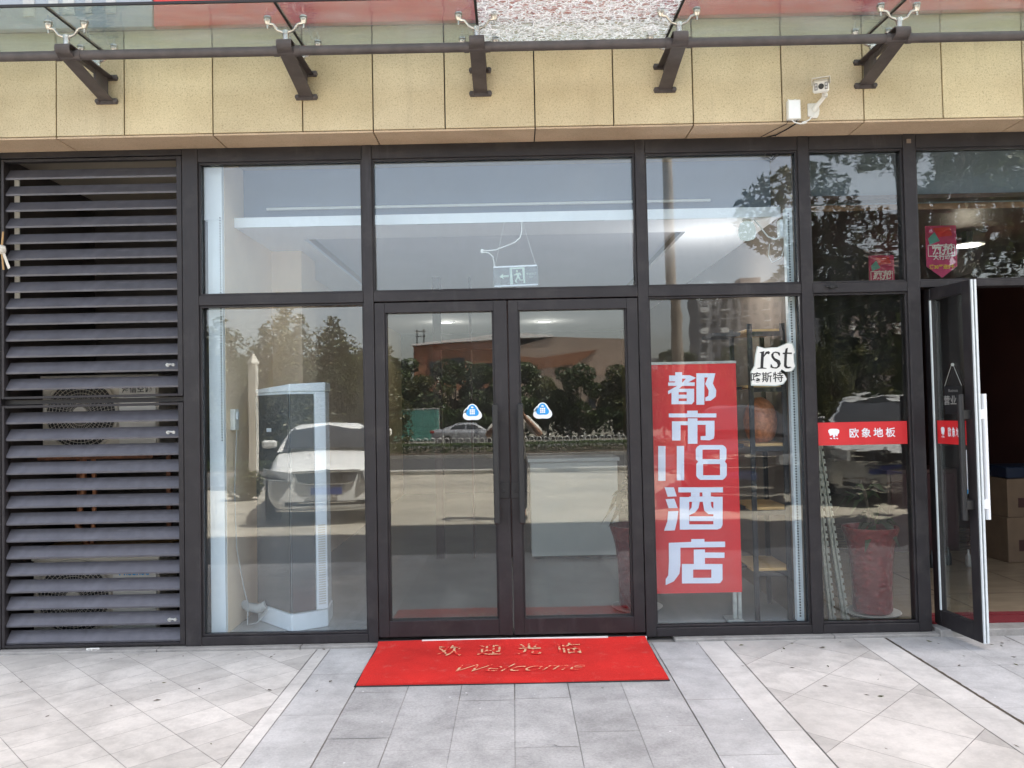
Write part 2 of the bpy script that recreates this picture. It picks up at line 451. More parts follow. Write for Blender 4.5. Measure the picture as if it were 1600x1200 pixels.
# traced outlines of the big characters and of the die-cut sticker (x, z on their own planes)
BANNER = [[(1.096,1.735),(1.142,1.734),(1.14,1.647),(1.093,1.648)],[(1.054,1.714),(1.099,1.713),(1.098,1.673),(1.053,1.674)],[(1.138,1.714),(1.196,1.713),(1.195,1.69),(1.138,1.691)],[(1.047,1.667),(1.225,1.664),(1.224,1.64),(1.047,1.644)],[(1.189,1.715),(1.235,1.694),(1.136,1.639),(1.114,1.619),(1.045,1.588),(1.044,1.61),(1.137,1.658)],[(1.068,1.624),(1.116,1.623),(1.113,1.519),(1.065,1.52)],[(1.17,1.622),(1.22,1.621),(1.218,1.535),(1.201,1.517),(1.168,1.518)],[(1.116,1.623),(1.17,1.622),(1.17,1.6),(1.115,1.601)],[(1.115,1.583),(1.169,1.582),(1.169,1.557),(1.114,1.558)],[(1.114,1.54),(1.168,1.539),(1.168,1.518),(1.113,1.519)],[(1.238,1.725),(1.292,1.724),(1.286,1.512),(1.232,1.513)],[(1.292,1.724),(1.366,1.722),(1.347,1.654),(1.369,1.607),(1.364,1.565),(1.331,1.539),(1.293,1.537),(1.294,1.56),(1.314,1.572),(1.318,1.608),(1.295,1.652),(1.314,1.696),(1.291,1.696)],[(1.169,1.474),(1.24,1.473),(1.239,1.453),(1.169,1.454)],[(1.045,1.458),(1.365,1.452),(1.364,1.425),(1.045,1.432)],[(1.172,1.423),(1.237,1.421),(1.232,1.251),(1.168,1.252)],[(1.065,1.405),(1.123,1.404),(1.119,1.275),(1.062,1.276)],[(1.123,1.404),(1.172,1.403),(1.171,1.377),(1.122,1.378)],[(1.236,1.405),(1.292,1.404),(1.291,1.377),(1.236,1.378)],[(1.292,1.404),(1.351,1.403),(1.348,1.306),(1.342,1.283),(1.314,1.272),(1.254,1.276),(1.255,1.301),(1.289,1.303)],[(0.968,1.241),(1.017,1.24),(1.011,1.007),(0.962,1.008)],[(1.093,1.239),(1.142,1.238),(1.136,1.008),(1.087,1.009)],[(1.248,1.242),(1.402,1.239),(1.419,1.226),(1.381,1.209),(1.265,1.211),(1.229,1.23)],[(1.229,1.23),(1.265,1.211),(1.263,1.147),(1.234,1.131),(1.219,1.147),(1.22,1.215)],[(1.419,1.226),(1.426,1.211),(1.424,1.147),(1.413,1.127),(1.379,1.144),(1.381,1.209)],[(1.234,1.131),(1.263,1.147),(1.379,1.144),(1.413,1.127),(1.38,1.112),(1.266,1.114)],[(1.234,1.131),(1.266,1.114),(1.264,1.039),(1.227,1.022),(1.218,1.037),(1.221,1.115)],[(1.413,1.127),(1.425,1.111),(1.423,1.036),(1.412,1.019),(1.378,1.037),(1.38,1.112)],[(1.227,1.022),(1.264,1.039),(1.378,1.037),(1.412,1.019),(1.395,1.006),(1.245,1.009)],[(1.004,0.964),(1.066,0.962),(1.084,0.902),(1.023,0.9)],[(1.008,0.884),(1.067,0.886),(1.088,0.824),(1.027,0.824)],[(1.024,0.803),(1.092,0.804),(1.082,0.74),(1.065,0.675),(0.992,0.674),(1.016,0.735)],[(1.096,0.962),(1.395,0.956),(1.394,0.922),(1.095,0.928)],[(1.18,0.926),(1.238,0.925),(1.237,0.898),(1.179,0.899)],[(1.256,0.925),(1.313,0.924),(1.312,0.896),(1.256,0.898)],[(1.103,0.897),(1.167,0.895),(1.161,0.678),(1.098,0.679)],[(1.167,0.899),(1.329,0.896),(1.328,0.86),(1.166,0.864)],[(1.329,0.894),(1.391,0.893),(1.386,0.707),(1.374,0.684),(1.35,0.675),(1.323,0.676)],[(1.162,0.713),(1.324,0.71),(1.323,0.676),(1.161,0.679)],[(1.166,0.767),(1.325,0.764),(1.324,0.732),(1.165,0.735)],[(1.185,0.863),(1.236,0.862),(1.228,0.822),(1.204,0.792),(1.164,0.774),(1.165,0.805),(1.181,0.826)],[(1.257,0.862),(1.311,0.861),(1.313,0.83),(1.327,0.813),(1.326,0.778),(1.292,0.779),(1.265,0.804)],[(1.173,0.615),(1.261,0.614),(1.261,0.595),(1.173,0.596)],[(1.022,0.593),(1.173,0.596),(1.399,0.594),(1.398,0.557),(1.099,0.559),(1.021,0.558)],[(1.021,0.558),(1.099,0.559),(1.096,0.443),(1.088,0.386),(1.049,0.336),(0.994,0.312),(0.995,0.351),(1.013,0.377),(1.02,0.471)],[(1.188,0.545),(1.263,0.544),(1.26,0.448),(1.186,0.449)],[(1.262,0.524),(1.393,0.521),(1.392,0.485),(1.261,0.488)],[(1.106,0.451),(1.181,0.449),(1.178,0.32),(1.103,0.321)],[(1.303,0.447),(1.377,0.445),(1.375,0.34),(1.357,0.318),(1.299,0.318)],[(1.181,0.449),(1.303,0.447),(1.302,0.41),(1.18,0.412)],[(1.179,0.357),(1.3,0.355),(1.299,0.318),(1.178,0.32)]]
RST_OUT = [[(1.62,1.887),(1.665,1.873),(1.708,1.876),(1.747,1.877),(1.79,1.894),(1.817,1.905),(1.844,1.901),(1.855,1.866),(1.862,1.842),(1.85,1.835),(1.852,1.78),(1.859,1.753),(1.835,1.723),(1.796,1.72),(1.77,1.736),(1.761,1.72),(1.788,1.7),(1.802,1.673),(1.778,1.643),(1.732,1.632),(1.574,1.639),(1.574,1.724),(1.597,1.762),(1.606,1.832)]]
RST = [[(1.626,1.849),(1.653,1.856),(1.661,1.857),(1.657,1.831),(1.65,1.75),(1.672,1.745),(1.672,1.741),(1.611,1.742),(1.612,1.747),(1.631,1.75),(1.639,1.843)],[(1.657,1.831),(1.669,1.852),(1.688,1.857),(1.698,1.849),(1.691,1.835),(1.678,1.84),(1.667,1.831),(1.656,1.817)],[(1.763,1.844),(1.762,1.825),(1.756,1.825),(1.746,1.841),(1.73,1.845),(1.721,1.839),(1.719,1.826),(1.729,1.81),(1.706,1.816),(1.705,1.834),(1.717,1.848),(1.734,1.853),(1.752,1.849)],[(1.706,1.816),(1.729,1.81),(1.76,1.794),(1.767,1.773),(1.757,1.751),(1.737,1.74),(1.739,1.75),(1.746,1.763),(1.74,1.779),(1.72,1.795)],[(1.737,1.74),(1.712,1.743),(1.697,1.749),(1.699,1.77),(1.705,1.769),(1.711,1.755),(1.721,1.749),(1.739,1.75)],[(1.801,1.871),(1.816,1.876),(1.809,1.836),(1.804,1.762),(1.811,1.75),(1.828,1.752),(1.836,1.747),(1.816,1.739),(1.797,1.741),(1.786,1.755),(1.792,1.836)],[(1.781,1.844),(1.794,1.844),(1.793,1.834),(1.78,1.835)],[(1.809,1.845),(1.84,1.844),(1.84,1.835),(1.809,1.836)]]

# ================================================================== SETTING: ground
FY = -0.285            # face of the stone fascia
def structure(o): return tag(o, kind='structure')
g = MB()
prof = [(60, -.03), (-13.4, -.03), (-24, -.86), (-1500, -.86)]
for (a, za), (b, zb) in zip(prof, prof[1:]):
    g.quad((-1500, a, za), (1500, a, za), (1500, b, zb), (-1500, b, zb))
structure(g.build('ground', 'terrain_dirt'))
structure(MB().box(-30, 30, -3.16, .1, -.02, -.005).build('paving_bed', 'grout'))

def clip(poly, x0, x1, y0, y1):
    def cut(P, f, inter):
        out = []
        for i, p in enumerate(P):
            q = P[i-1]
            if f(p):
                if not f(q): out.append(inter(q, p))
                out.append(p)
            elif f(q): out.append(inter(q, p))
        return out
    def ix(c): return lambda a, b: (c, a[1]+(b[1]-a[1])*(c-a[0])/(b[0]-a[0]))
    def iy(c): return lambda a, b: (a[0]+(b[0]-a[0])*(c-a[1])/(b[1]-a[1]), c)
    for f, t in ((lambda p: p[0] >= x0, ix(x0)), (lambda p: p[0] <= x1, ix(x1)), (lambda p: p[1] >= y0, iy(y0)), (lambda p: p[1] <= y1, iy(y1))):
        if not poly: return []
        poly = cut(poly, f, t)
    return poly
def diagonal_tiles(name, x0, x1, y0, y1, a, b, gap, rnd, wedge):
    """rectangular tiles laid at 45 degrees; the cut pieces along the edges are greyer stone"""
    mb = MB(); rg = random.Random(rnd); c = math.sqrt(.5)
    n = int(max(x1-x0, y1-y0)*2/min(a, b))+8
    for i in range(-n, n):
        off = rg.choice((0, .5))*b*.0
        for j in range(-n, n):
            u0, v0 = i*a, j*b+off
            pts = [(u0+gap, v0+gap), (u0+a-gap, v0+gap), (u0+a-gap, v0+b-gap), (u0+gap, v0+b-gap)]
            q = [((x0+x1)/2+(u+v)*c, y0+(u-v)*c) for u, v in pts]
            k = clip(q, x0+gap, x1-gap, y0, y1)
            if len(k) < 3: continue
            area = abs(sum(k[t-1][0]*k[t][1]-k[t][0]*k[t-1][1] for t in range(len(k))))/2
            tone = rg.uniform(.93, 1.05)
            whole = area > .62*a*b
            if wedge and not whole and (min(p[0] for p in k) < x0+.02 or max(p[0] for p in k) > x1-.02): tone *= .86
            elif rg.random() < .10: tone *= .92
            mb.add([(x, y, 0) for x, y in k], [tuple(range(len(k)))], 0, (tone, tone*.985, tone*.97))
    return structure(mb.build(name, 'paving_cream', recalc=False))
def slabs(name, x0, x1, y0, y1, wd, ln, gap, rnd, matname, var=.06):
    mb = MB(); rg = random.Random(rnd); nx = max(1, round((x1-x0)/wd)); wd = (x1-x0)/nx; g0 = gap
    for i in range(nx):
        y = y1-rg.random()*ln*.8-.1; top = y1
        while top > y0:
            lo = max(y, y0); t = rg.uniform(1-var, 1+var)
            jit = rg.uniform(-.0015, .0015); gap = g0*rg.choice((.3, .4, .5, .6, 1.3))
            if top-lo > .02:
                mb.add([(x0+i*wd+gap, lo+gap, 0), (x0+(i+1)*wd-gap, lo+gap+jit, 0), (x0+(i+1)*wd-gap, top-gap+jit, 0), (x0+i*wd+gap, top-gap, 0)], [(0, 1, 2, 3)], 0, t)
            top = lo; y -= ln
    return structure(mb.build(name, matname, recalc=False))
YN, YF = -.105, -3.14
diagonal_tiles('tiled_pavement', -7.5, -1.287, -2.42, YN, .295, .208, .0012, 3, True)
slabs('paving_strip', -7.5, -1.9, YF, -2.425, .45, .72, .0015, 4, 'paving_cream', .04)  # pale slabs here stand in for a patch of sunlight on the ground
slabs('stone_path', -1.9, -1.287, YF, -2.425, .3, .6, .0015, 4, 'paving_grey', .04)
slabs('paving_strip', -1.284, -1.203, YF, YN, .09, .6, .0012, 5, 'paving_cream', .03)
slabs('paving_band', -1.200, -.900, YF, YN, .3, .62, .0018, 6, 'paving_pale')
slabs('stone_path', -.897, .850, YF, YN, .291, .60, .0024, 8, 'paving_grey')
slabs('paving_band', .854, 1.141, YF, YN, .3, .66, .0018, 9, 'paving_pale')
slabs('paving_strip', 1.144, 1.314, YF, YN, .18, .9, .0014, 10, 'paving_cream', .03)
diagonal_tiles('tiled_pavement', 1.318, 2.140, YF, YN, .42, .42, .0014, 12, True)
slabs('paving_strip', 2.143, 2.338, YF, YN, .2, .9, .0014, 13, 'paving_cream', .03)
slabs('stone_path', 2.356, 3.10, YF, YN, .37, .62, .0024, 15, 'paving_pale')
slabs('stone_path', 3.106, 9, YF, YN, .37, .62, .0024, 16, 'paving_pale')
# the open joint at the right, filled with dirt
jb = MB(); rg = random.Random(4); yy = YF; L = []; Rr_ = []
while yy < YN:
    L.append((2.340+rg.uniform(-.004, .004), yy, .001)); Rr_.append((2.354+rg.uniform(-.004, .006), yy, .001)); yy += .03
for i in range(len(L)-1): jb.quad(L[i], Rr_[i], Rr_[i+1], L[i+1])
structure(jb.build('paving_joint', 'soil', recalc=False))
structure(MB().box(-30, 30, -5.25, -3.15, -.03, -.004, 0, .9).build('parking_lane', 'paving_dark'))
pz = MB(); rg = random.Random(21)
for i in range(-14, 15):
    for j in range(5):
        x0, y1 = i*2.4, -5.26-j*1.62
        pz.box(x0+.008, x0+2.392, max(y1-1.612, -13.3), y1-.006, -.03, -.002, 0, rg.uniform(.92, 1.06))
structure(pz.build('plaza_pavement', 'plaza_concrete'))
structure(MB().box(-60, 60, -13.55, -13.3, -.03, .10, 0).build('kerb', 'kerb_stone', bevel=.02))
def sheet(name, mat, y0, z0, y1, z1, x=200):
    return structure(MB().quad((-x, y0, z0), (x, y0, z0), (x, y1, z1), (-x, y1, z1)).build(name, mat))
sheet('ramp_road', 'asphalt_ramp', -13.55, -.03, -24, -.852)
sheet('edge_line', 'road_paint_yellow', -14.5, -.098, -14.75, -.118)
sheet('road', 'asphalt', -24, -.852, -33.2, -.852)
sheet('edge_line', 'road_paint_yellow', -25.0, -.847, -25.3, -.847)
sheet('far_road', 'asphalt_ramp', -39.6, -.852, -51, -.852)
structure(MB().box(-200, 200, -39.5, -33.2, -.86, -.70).build('median_kerb', 'kerb_stone'))
structure(MB().box(-200, 200, -39.3, -33.4, -.70, -.66).build('median_soil', 'soil'))

# concrete sill under the shopfront
sb = MB(); x = -3.6; rg = random.Random(2)
while x < 2.70:
    x1 = min(x+rg.uniform(.9, 1.3), 2.705)
    if not (-.93 < x < .86): sb.box(x, x1-.004, -.10, .05, -.02, .016, 0, rg.uniform(.88, 1.05))
    x = x1
structure(sb.build('shopfront_sill', 'sill_stone', bevel=.003))

# ================================================================== THE SHOP BUILDING
B = thing('shop_building', 'shop front with beige granite fascia, dark framed glass, louvred bay at left', 'building')
# --- stone fascia
fx = [-5.4, -4.85, -4.35, -3.86, -3.36, -2.843, -2.414, -1.856, -1.290, -.846, -.393, .173, .669, 1.170, 1.731, 2.244, 2.741, 3.25, 3.75, 4.25, 4.8, 5.4]
fb = MB(); rg = random.Random(11)
for a, b in zip(fx, fx[1:]):
    t = rg.uniform(.90, 1.05)
    fb.box(a+.004, b-.004, FY, FY+.03, 3.285, 3.945, 0, (t, t*rg.uniform(.98, 1.0), t*rg.uniform(.95, 1.0)))
fb.build('stone_fascia', 'fascia_granite', B, bevel=.0015)
sf = MB(); sx = [-5.4, -4.85, -3.86, -2.843, -1.856, -.846, .173, 1.170, 2.244, 3.25, 4.25, 5.4]
for a, b in zip(sx, sx[1:]):
    t = rg.uniform(.95, 1.04); sf.box(a+.004, b-.004, FY+.002, .065, 3.268, 3.280, 0, t)
sf.build('stone_soffit', 'soffit_granite', B, bevel=.0015)
bk = MB()
bk.box(-30, 30, FY+.032, .07, 3.282, 4.9); bk.build('fascia_backing', 'dark_rubber', B)
up = MB(); up.box(-40, 75, -.24, 14, 4.9, 25.6); up.box(-40, 40, .072, 14, 3.285, 4.898)
up.build('unseen_upper_mass', 'building_stone', B)  # unseen mass overhead, sized so its shadow covers the near pavement
# --- side walls and back, closing the rooms
wl = MB()
wl.box(-40, -3.42, .0, .2, -.05, 3.285)       # wall left of the louvred bay
wl.box(5.2, 40, .0, .2, -.05, 3.285)
wl.box(-40, 40, 13.8, 14, -.05, 3.285); wl.box(-40, -39.8, .2, 13.8, -.05, 3.285); wl.box(39.8, 40, .2, 13.8, -.05, 3.285)
wl.build('outer_wall', 'building_stone', B)

# --- frame of the shopfront
fr = MB(); YO, YI = -.05, .06
def vbar(x0, x1, z0, z1, y0=YO, y1=YI): fr.box(x0, x1, y0, y1, z0, z1)
for x0, x1 in ((-3.42, -3.350), (-2.152, -2.048), (-.968, -.902), (.832, .898), (1.904, 1.977), (2.598, 2.680)):
    vbar(x0, x1, .018, 3.268)
vbar(5.1, 5.2, .018, 3.268)
bays = [(-3.35, -2.152), (-2.048, -.968), (-.902, .832), (.898, 1.904), (1.977, 2.598), (2.680, 5.1)]
for i, (a, b) in enumerate(bays):
    if i == 0:
        fr.box(a, b, YO+.003, YI, 3.228, 3.268); continue
    fr.box(a, b, YO+.003, YI, 3.176, 3.268)
    fr.box(a, b, YO+.003, YI, 2.230 if i == 2 else (2.252 if i == 5 else 2.228), 2.294)
    if i not in (2, 5): fr.box(a, b, YO+.003, YI, .018, .074)
# stepped outer lip round each bay
fr.build('shopfront_frame', 'frame_metal', B, bevel=.003)
th = MB(); th.box(-.90, .83, -.055, .055, -.01, .030); th.build('door_threshold', 'black_steel', B, bevel=.003)
th = MB(); th.box(-.62, .58, -.075, -.057, .004, .034); th.box(-.90, -.66, -.07, -.057, .004, .026); th.box(.70, .83, -.07, -.057, .004, .028)
th.build('threshold_plate', 'white_plastic', B, bevel=.002)

# --- fixed windows: a pane with its glazing bead
def window(x0, x1, z0, z1, gl, tilt=0, yaw=0, label=None):
    cx, cz = (x0+x1)/2, (z0+z1)/2; a, b = (x1-x0)/2+.006, (z1-z0)/2+.006
    o = MB().box(-a, a, -.004, .004, -b, b).build('window', gl, B)
    o.location = (cx, 0.004, cz); o.rotation_euler = (R(tilt), 0, R(yaw))
    q = MB(); t = .013
    q.box(x0-t, x1+t, -.034, -.012, z1, z1+t); q.box(x0-t, x1+t, -.034, -.012, z0-t, z0)
    q.box(x0-t, x0, -.034, -.012, z0, z1); q.box(x1, x1+t, -.034, -.012, z0, z1)
    bd = q.build('glazing_bead', 'frame_metal', o, bevel=.002)
    bd.matrix_parent_inverse = o.matrix_basis.inverted()
    if label: o['label'] = label
    return o
window(-2.035, -.980, 2.307, 3.163, 'pane_glass')
window(-.892, .818, 2.307, 3.163, 'pane_glass', tilt=.12, yaw=.05)
WUR = window(.910, 1.892, 2.307, 3.163, 'pane_glass', tilt=-.15, yaw=.12)
window(1.988, 2.586, 2.307, 3.163, 'wavy_glass')
window(2.692, 5.08, 2.307, 3.163, 'wavy_glass')
window(-2.035, -.980, .088, 2.214, 'pane_glass', tilt=-.55, yaw=-.12)
WLR = window(.910, 1.892, .088, 2.214, 'pane_glass_wavy', tilt=-.06, yaw=-.10)
WP4 = window(1.988, 2.586, .088, 2.214, 'wavy_glass', yaw=.15)

# --- pair of glass doors
def tri_sticker(mb, cx, cz, y):
    """rounded blue triangle on a white drop with a white glyph"""
    def blob(sc_, dy, m, sy=1.0, oz=0):
        pts = []
        for k in range(36):
            a = 2*math.pi*k/36+math.pi/2
            r = .052*sc_*(1+.16*math.cos(3*(a-math.pi/2)))
            pts.append((cx+r*math.cos(a)*1.05, y-dy, cz+oz+r*math.sin(a)*sy))
        mb.add(pts, [tuple(range(36))], m)
    blob(1.06, 0, 0, .95, -.004); blob(.72, .0012, 1, .98, .008)
    mb.add([(cx-.05, y, cz+.02), (cx-.036, y, cz+.034), (cx-.03, y, cz+.0), (cx-.055, y, cz-.002), (cx-.058, y, cz+.008)], [(0, 1, 2, 3, 4)], 0)
    for i in range(3):
        for j in range(3):
            mb.quad(*[(cx-.017+i*.0118+u*.0098, y-.0024, cz-.012+j*.0118+v*.0098) for u, v in ((0, 0), (1, 0), (1, 1), (0, 1))], 0)
    mb.quad(*[(cx+u*.009, y-.0024, cz+.034+v*.005) for u, v in ((-1, -1), (1, -1), (.6, 1), (-.6, 1))], 0)
def leaf_frame(x0, x1, gx0, gx1):
    q = MB(); a, b = -.046, .030
    q.box(x0, gx0, a, b, .048, 2.222); q.box(gx1, x1, a, b, .048, 2.222)
    q.box(gx0, gx1, a+.002, b, 2.155, 2.222); q.box(gx0, gx1, a+.002, b, .048, .150)
    for s in (0, 1):   # bead
        e = .012
        q.box(gx0, gx0+e, a+.016, b-.02, .150, 2.155); q.box(gx1-e, gx1, a+.016, b-.02, .150, 2.155)
        break
    return q
for x0, x1, gx0, gx1, hx, stx in ((-.898, -.031, -.832, -.119, -.118, -.270), (-.023, .827, .042, .755, .044, .192)):
    d = leaf_frame(x0, x1, gx0, gx1).build('glass_door', 'frame_metal', B, bevel=.002)
    d['label'] = 'left leaf of the shut glass doors' if x0 < -.5 else 'right leaf of the shut glass doors'
    MB().box(gx0-.005, gx1+.005, -.004, .004, .145, 2.16).build('door_glass', 'door_glass', d)
    h = MB(); h.box(hx-.019, hx+.019, -.135, -.095, .775, 1.545)
    for zz in (1.43, .86): h.box(hx-.012, hx+.012, -.097, -.0458, zz-.03, zz+.03)
    h.build('pull_handle', 'black_plastic', d, bevel=.006)
    xs = -.075 if x0 < -.5 else .010
    lk = MB(); lk.box(xs-.036, xs+.036, -.054, -.0462, .93, 1.03); lk.lathe([(.012, 0), (.012, .006)], (xs, -.060, .98), 14, axis='y')
    lk.build('lock_plate', 'black_steel', d, bevel=.002)
    st = MB(); tri_sticker(st, stx, 1.492, -.0052); st.build('door_sticker', ['white_gloss', 'sticker_blue'], d, recalc=False)

# --- the open door at the right
OD = MB(); LW = .44
hx0, hy0 = 2.766, .045; ang = math.atan2(-.395-.045, 2.822-2.766)
def od(u, n, z):      # u along the leaf from hinge to free edge, n across it
    return (hx0+math.cos(ang)*u-math.sin(ang)*n, hy0+math.sin(ang)*u+math.cos(ang)*n, z)
def odbox(mb, u0, u1, n0, n1, z0, z1, m=0):
    vs = [od(u, n, z) for z in (z0, z1) for n in (n0, n1) for u in (u0, u1)]
    mb.add(vs, [(0, 2, 3, 1), (4, 5, 7, 6), (0, 1, 5, 4), (2, 6, 7, 3), (0, 4, 6, 2), (1, 3, 7, 5)], m)
LW = math.hypot(.44, .056)
odbox(OD, 0, .065, -.022, .022, .04, 2.245); odbox(OD, LW-.075, LW, -.022, .022, .04, 2.245)
odbox(OD, .065, LW-.075, -.021, .021, 2.17, 2.245); odbox(OD, .065, LW-.075, -.021, .021, .04, .145)
ODO = OD.build('glass_door', 'frame_metal', B, bevel=.002); ODO['label'] = 'open glass door leaf swung out at the right'
q = MB(); odbox(q, .06, LW-.07, -.004, .004, .14, 2.175); q.build('door_glass', 'door_glass', ODO)
q = MB(); odbox(q, LW+.0005, LW+.010, -.017, -.006, .04, 2.245); odbox(q, LW+.0005, LW+.010, .004, .017, .04, 2.245)
odbox(q, .066, .078, -.030, -.0225, .15, 2.165)
q.build('weather_strip', 'perforated_bead', ODO)
def handle(n0, mat):
    h = MB(); sgn = 1 if n0 > 0 else -1
    uc = LW-.045
    h.tube([od(uc, n0, .775), od(uc, n0, 1.545)], .019, 14)
    for zz in (1.42, .87): odbox(h, uc-.022, uc+.022, min(sgn*.0225, n0), max(sgn*.0225, n0), zz-.028, zz+.028)
    h.build('pull_handle', mat, ODO, bevel=.002)
handle(.075, 'white_gloss'); handle(-.075, 'black_plastic')

# red strip sign on glass: white animal-head emblem and four characters
def strip_sign(mb, fn, wd, ht):
    mb.quad(fn(-wd/2, -ht/2, 0), fn(wd/2, -ht/2, 0), fn(wd/2, ht/2, 0), fn(-wd/2, ht/2, 0), 0)
    k = wd/.597
    lettering(mb, '欧象地板', .066, lambda x, y: fn((x+.068)*k, y-.002, .0016), 1, offset=.0009, spacing=1.42)
    ex, ez = -.186*k, .004
    head = [(-.034, .006), (-.036, .020), (-.024, .030), (-.006, .031), (.006, .031), (.026, .030), (.040, .022), (.040, .004), (.030, -.008), (.026, -.022), (.016, -.018), (.010, -.006), (.012, -.020), (.006, -.030), (-.006, -.026), (-.002, -.018), (-.010, -.010), (-.018, -.018), (-.026, -.016), (-.028, -.004)]
    mb.add([fn(ex+x*k*.95, ez+z*.95, .0016) for x, z in head], [tuple(range(len(head)))], 1)
    for a in (-.018, .004, .022): mb.add([fn(ex+(a+x)*k, ez-.034+z, .0016) for x, z in ((-.008, 0), (.006, -.006), (.008, .002), (-.004, .004))], [(0, 1, 2, 3)], 1)
ss = MB(); strip_sign(ss, lambda x, z, d: (2.284+x, -.0055-d, 1.304+z), .597, .150)
o = ss.build('strip_sign', ['sign_red', 'ink_white'], WP4, recalc=False); o.matrix_parent_inverse = WP4.matrix_basis.inverted()
ss = MB(); strip_sign(ss, lambda x, z, d: od(.066+(LW-.14)/2+x, -.0055-d, 1.304+z), LW-.15, .150)
ss.build('strip_sign', ['sign_red', 'ink_white'], ODO, recalc=False)
# notices on the open door: a hanging dark plate and a small white card
HS = MB(); uc = .066+(LW-.14)*.60
def hp_(du, z, d=0): return od(uc+du, -.012-d, z)
HS.quad(hp_(-.085, 1.42), hp_(.085, 1.42), hp_(.085, 1.60), hp_(-.085, 1.60), 0)
lettering(HS, 'Business', .026, lambda x, y: hp_(x, 1.570+y, .0012), 1); lettering(HS, '营业中', .062, lambda x, y: hp_(x, 1.505+y, .0012), 1, offset=.001)
HS.tube([hp_(-.08, 1.60), hp_(-.01, 1.73)], .0016, 5, 1); HS.tube([hp_(.08, 1.60), hp_(.01, 1.73)], .0016, 5, 1)
HS.lathe([(.010, -.006), (.010, .0)], tuple(Vector(hp_(0, 1.735))), 12, 1, axis='y')
HS.build('hanging_notice', ['black_plastic', 'galvanised'], ODO, recalc=False)
HS = MB(); HS.quad(hp_(.035, .93), hp_(.105, .93), hp_(.105, 1.20), hp_(.035, 1.20), 0)
for k in range(4): HS.quad(hp_(.045, 1.0+k*.04, .0008), hp_(.095, 1.0+k*.04, .0008), hp_(.095, 1.008+k*.04, .0008), hp_(.045, 1.008+k*.04, .0008), 1)
HS.quad(hp_(.035, .93, .0008), hp_(.105, .93, .0008), hp_(.105, .955, .0008), hp_(.035, .955, .0008), 1)
HS.build('notice_card', ['white_gloss', 'sticker_blue'], ODO, recalc=False)
q = MB(); q.box(2.622, 2.650, -.0535, -.0505, 3.205, 3.232); q.build('tape_scrap', 'wall_taupe', B)
q = MB(); q.box(2.06, 2.14, -.058, -.0475, 2.262, 2.276); q.box(2.085, 2.115, -.064, -.0585, 2.255, 2.282); q.build('window_catch', 'black_steel', B, bevel=.002)
# die-cut white sticker
rs = MB()
cx_ = sum(p[0] for p in RST_OUT[0])/len(RST_OUT[0]); cz_ = sum(p[1] for p in RST_OUT[0])/len(RST_OUT[0])
for p in RST_OUT: rs.add([(cx_+(x-cx_)*1.045, -.0050, cz_+(z-cz_)*1.05) for x, z in p], [tuple(range(len(p)))], 2)
for i, p in enumerate(RST_OUT): rs.add([(x, -.0055, z) for x, z in p], [tuple(range(len(p)))], 0)
for i, p in enumerate(RST): rs.add([(x, -.0066-i*.0002, z) for x, z in p], [tuple(range(len(p)))], 1)
lettering(rs, '喀斯特', .072, lambda x, y: (1.672+x, -.0070, 1.680+y), 1, offset=.0006, spacing=1.05)
o = rs.build('window_sticker', ['white_plastic', 'ink_black', 'sticker_edge'], WLR, recalc=False); o.matrix_parent_inverse = WLR.matrix_basis.inverted()

# --- louvred doors over the plant bay
def louvre_door(z0, z1, slats, label):
    q = MB(); x0, x1 = -3.346, -2.156; y0, y1 = -.045, .0
    q.box(x0, x0+.018, y0, y1, z0, z1); q.box(x1-.034, x1, y0, y1, z0, z1)
    q.box(x0+.018, x1-.034, y0+.002, y1, z1-.018, z1); q.box(x0+.018, x1-.034, y0+.002, y1, z0, z0+.016)
    d = q.build('louvre_door', 'frame_metal', B, bevel=.002); d['label'] = label
    first = None; rg = random.Random(int(z0*100))
    for z in slats:
        s = MB(); a = R(rg.uniform(34, 37)); c_, s_ = math.cos(a), math.sin(a); L, T = .0425, .0045
        pts = [(-L*s_*.9, -L*c_), (-L*s_*.9-.010, -L*c_-.002), (-L*s_*.9-.012, -L*c_+.010), (L*s_*.9-.004, L*c_+.006), (L*s_*.9+.004, L*c_-.002)]
        s.prism([(y, zz) for y, zz in pts], 'x', x0+.019, x1-.035)
        o = s.build('louvre_slat', 'louvre_metal', d); o.location = (0, 0.006, z)
    return d
D_UP = louvre_door(1.640, 3.222, [3.128-.1072*i for i in range(14)], 'upper louvred door')
D_LO = louvre_door(.026, 1.598, [1.512-.1100*i for i in range(14)], 'lower louvred door')
def latch(z, d):
    q = MB(); q.tube([(-2.262, -.055, z), (-2.235, -.062, z+.004), (-2.208, -.055, z)], .0065, 7); q.lathe([(.012, 0), (.012, .012)], (-2.250, -.062, z), 12, axis='y'); q.lathe([(.010, 0), (.010, .012)], (-2.214, -.062, z), 12, axis='y')
    q.build('latch', 'galvanised', d, smooth=True)
latch(1.843, D_UP); latch(1.403, D_LO); latch(.193, D_LO)
q = MB(); q.box(-3.40, -2.1, .0015, .05, 1.604, 1.634); q.build('louvre_rail', 'frame_metal', B)
q = MB(); q.box(-3.42, -2.1, 1.25, 1.3, 0, 3.28); q.box(-3.42, -3.405, .061, 1.25, 0, 3.28); q.box(-2.10, -2.06, .061, 1.25, 0, 3.28); q.box(-3.40, -2.1, .06, 1.25, -.03, .010)
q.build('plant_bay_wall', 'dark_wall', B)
q = MB()
for k in range(8): q.box(-3.318, -3.286, .052, .062, 2.305+k*.105, 2.305+k*.105+.10)
q.build('foam_strip', 'white_plastic', B)

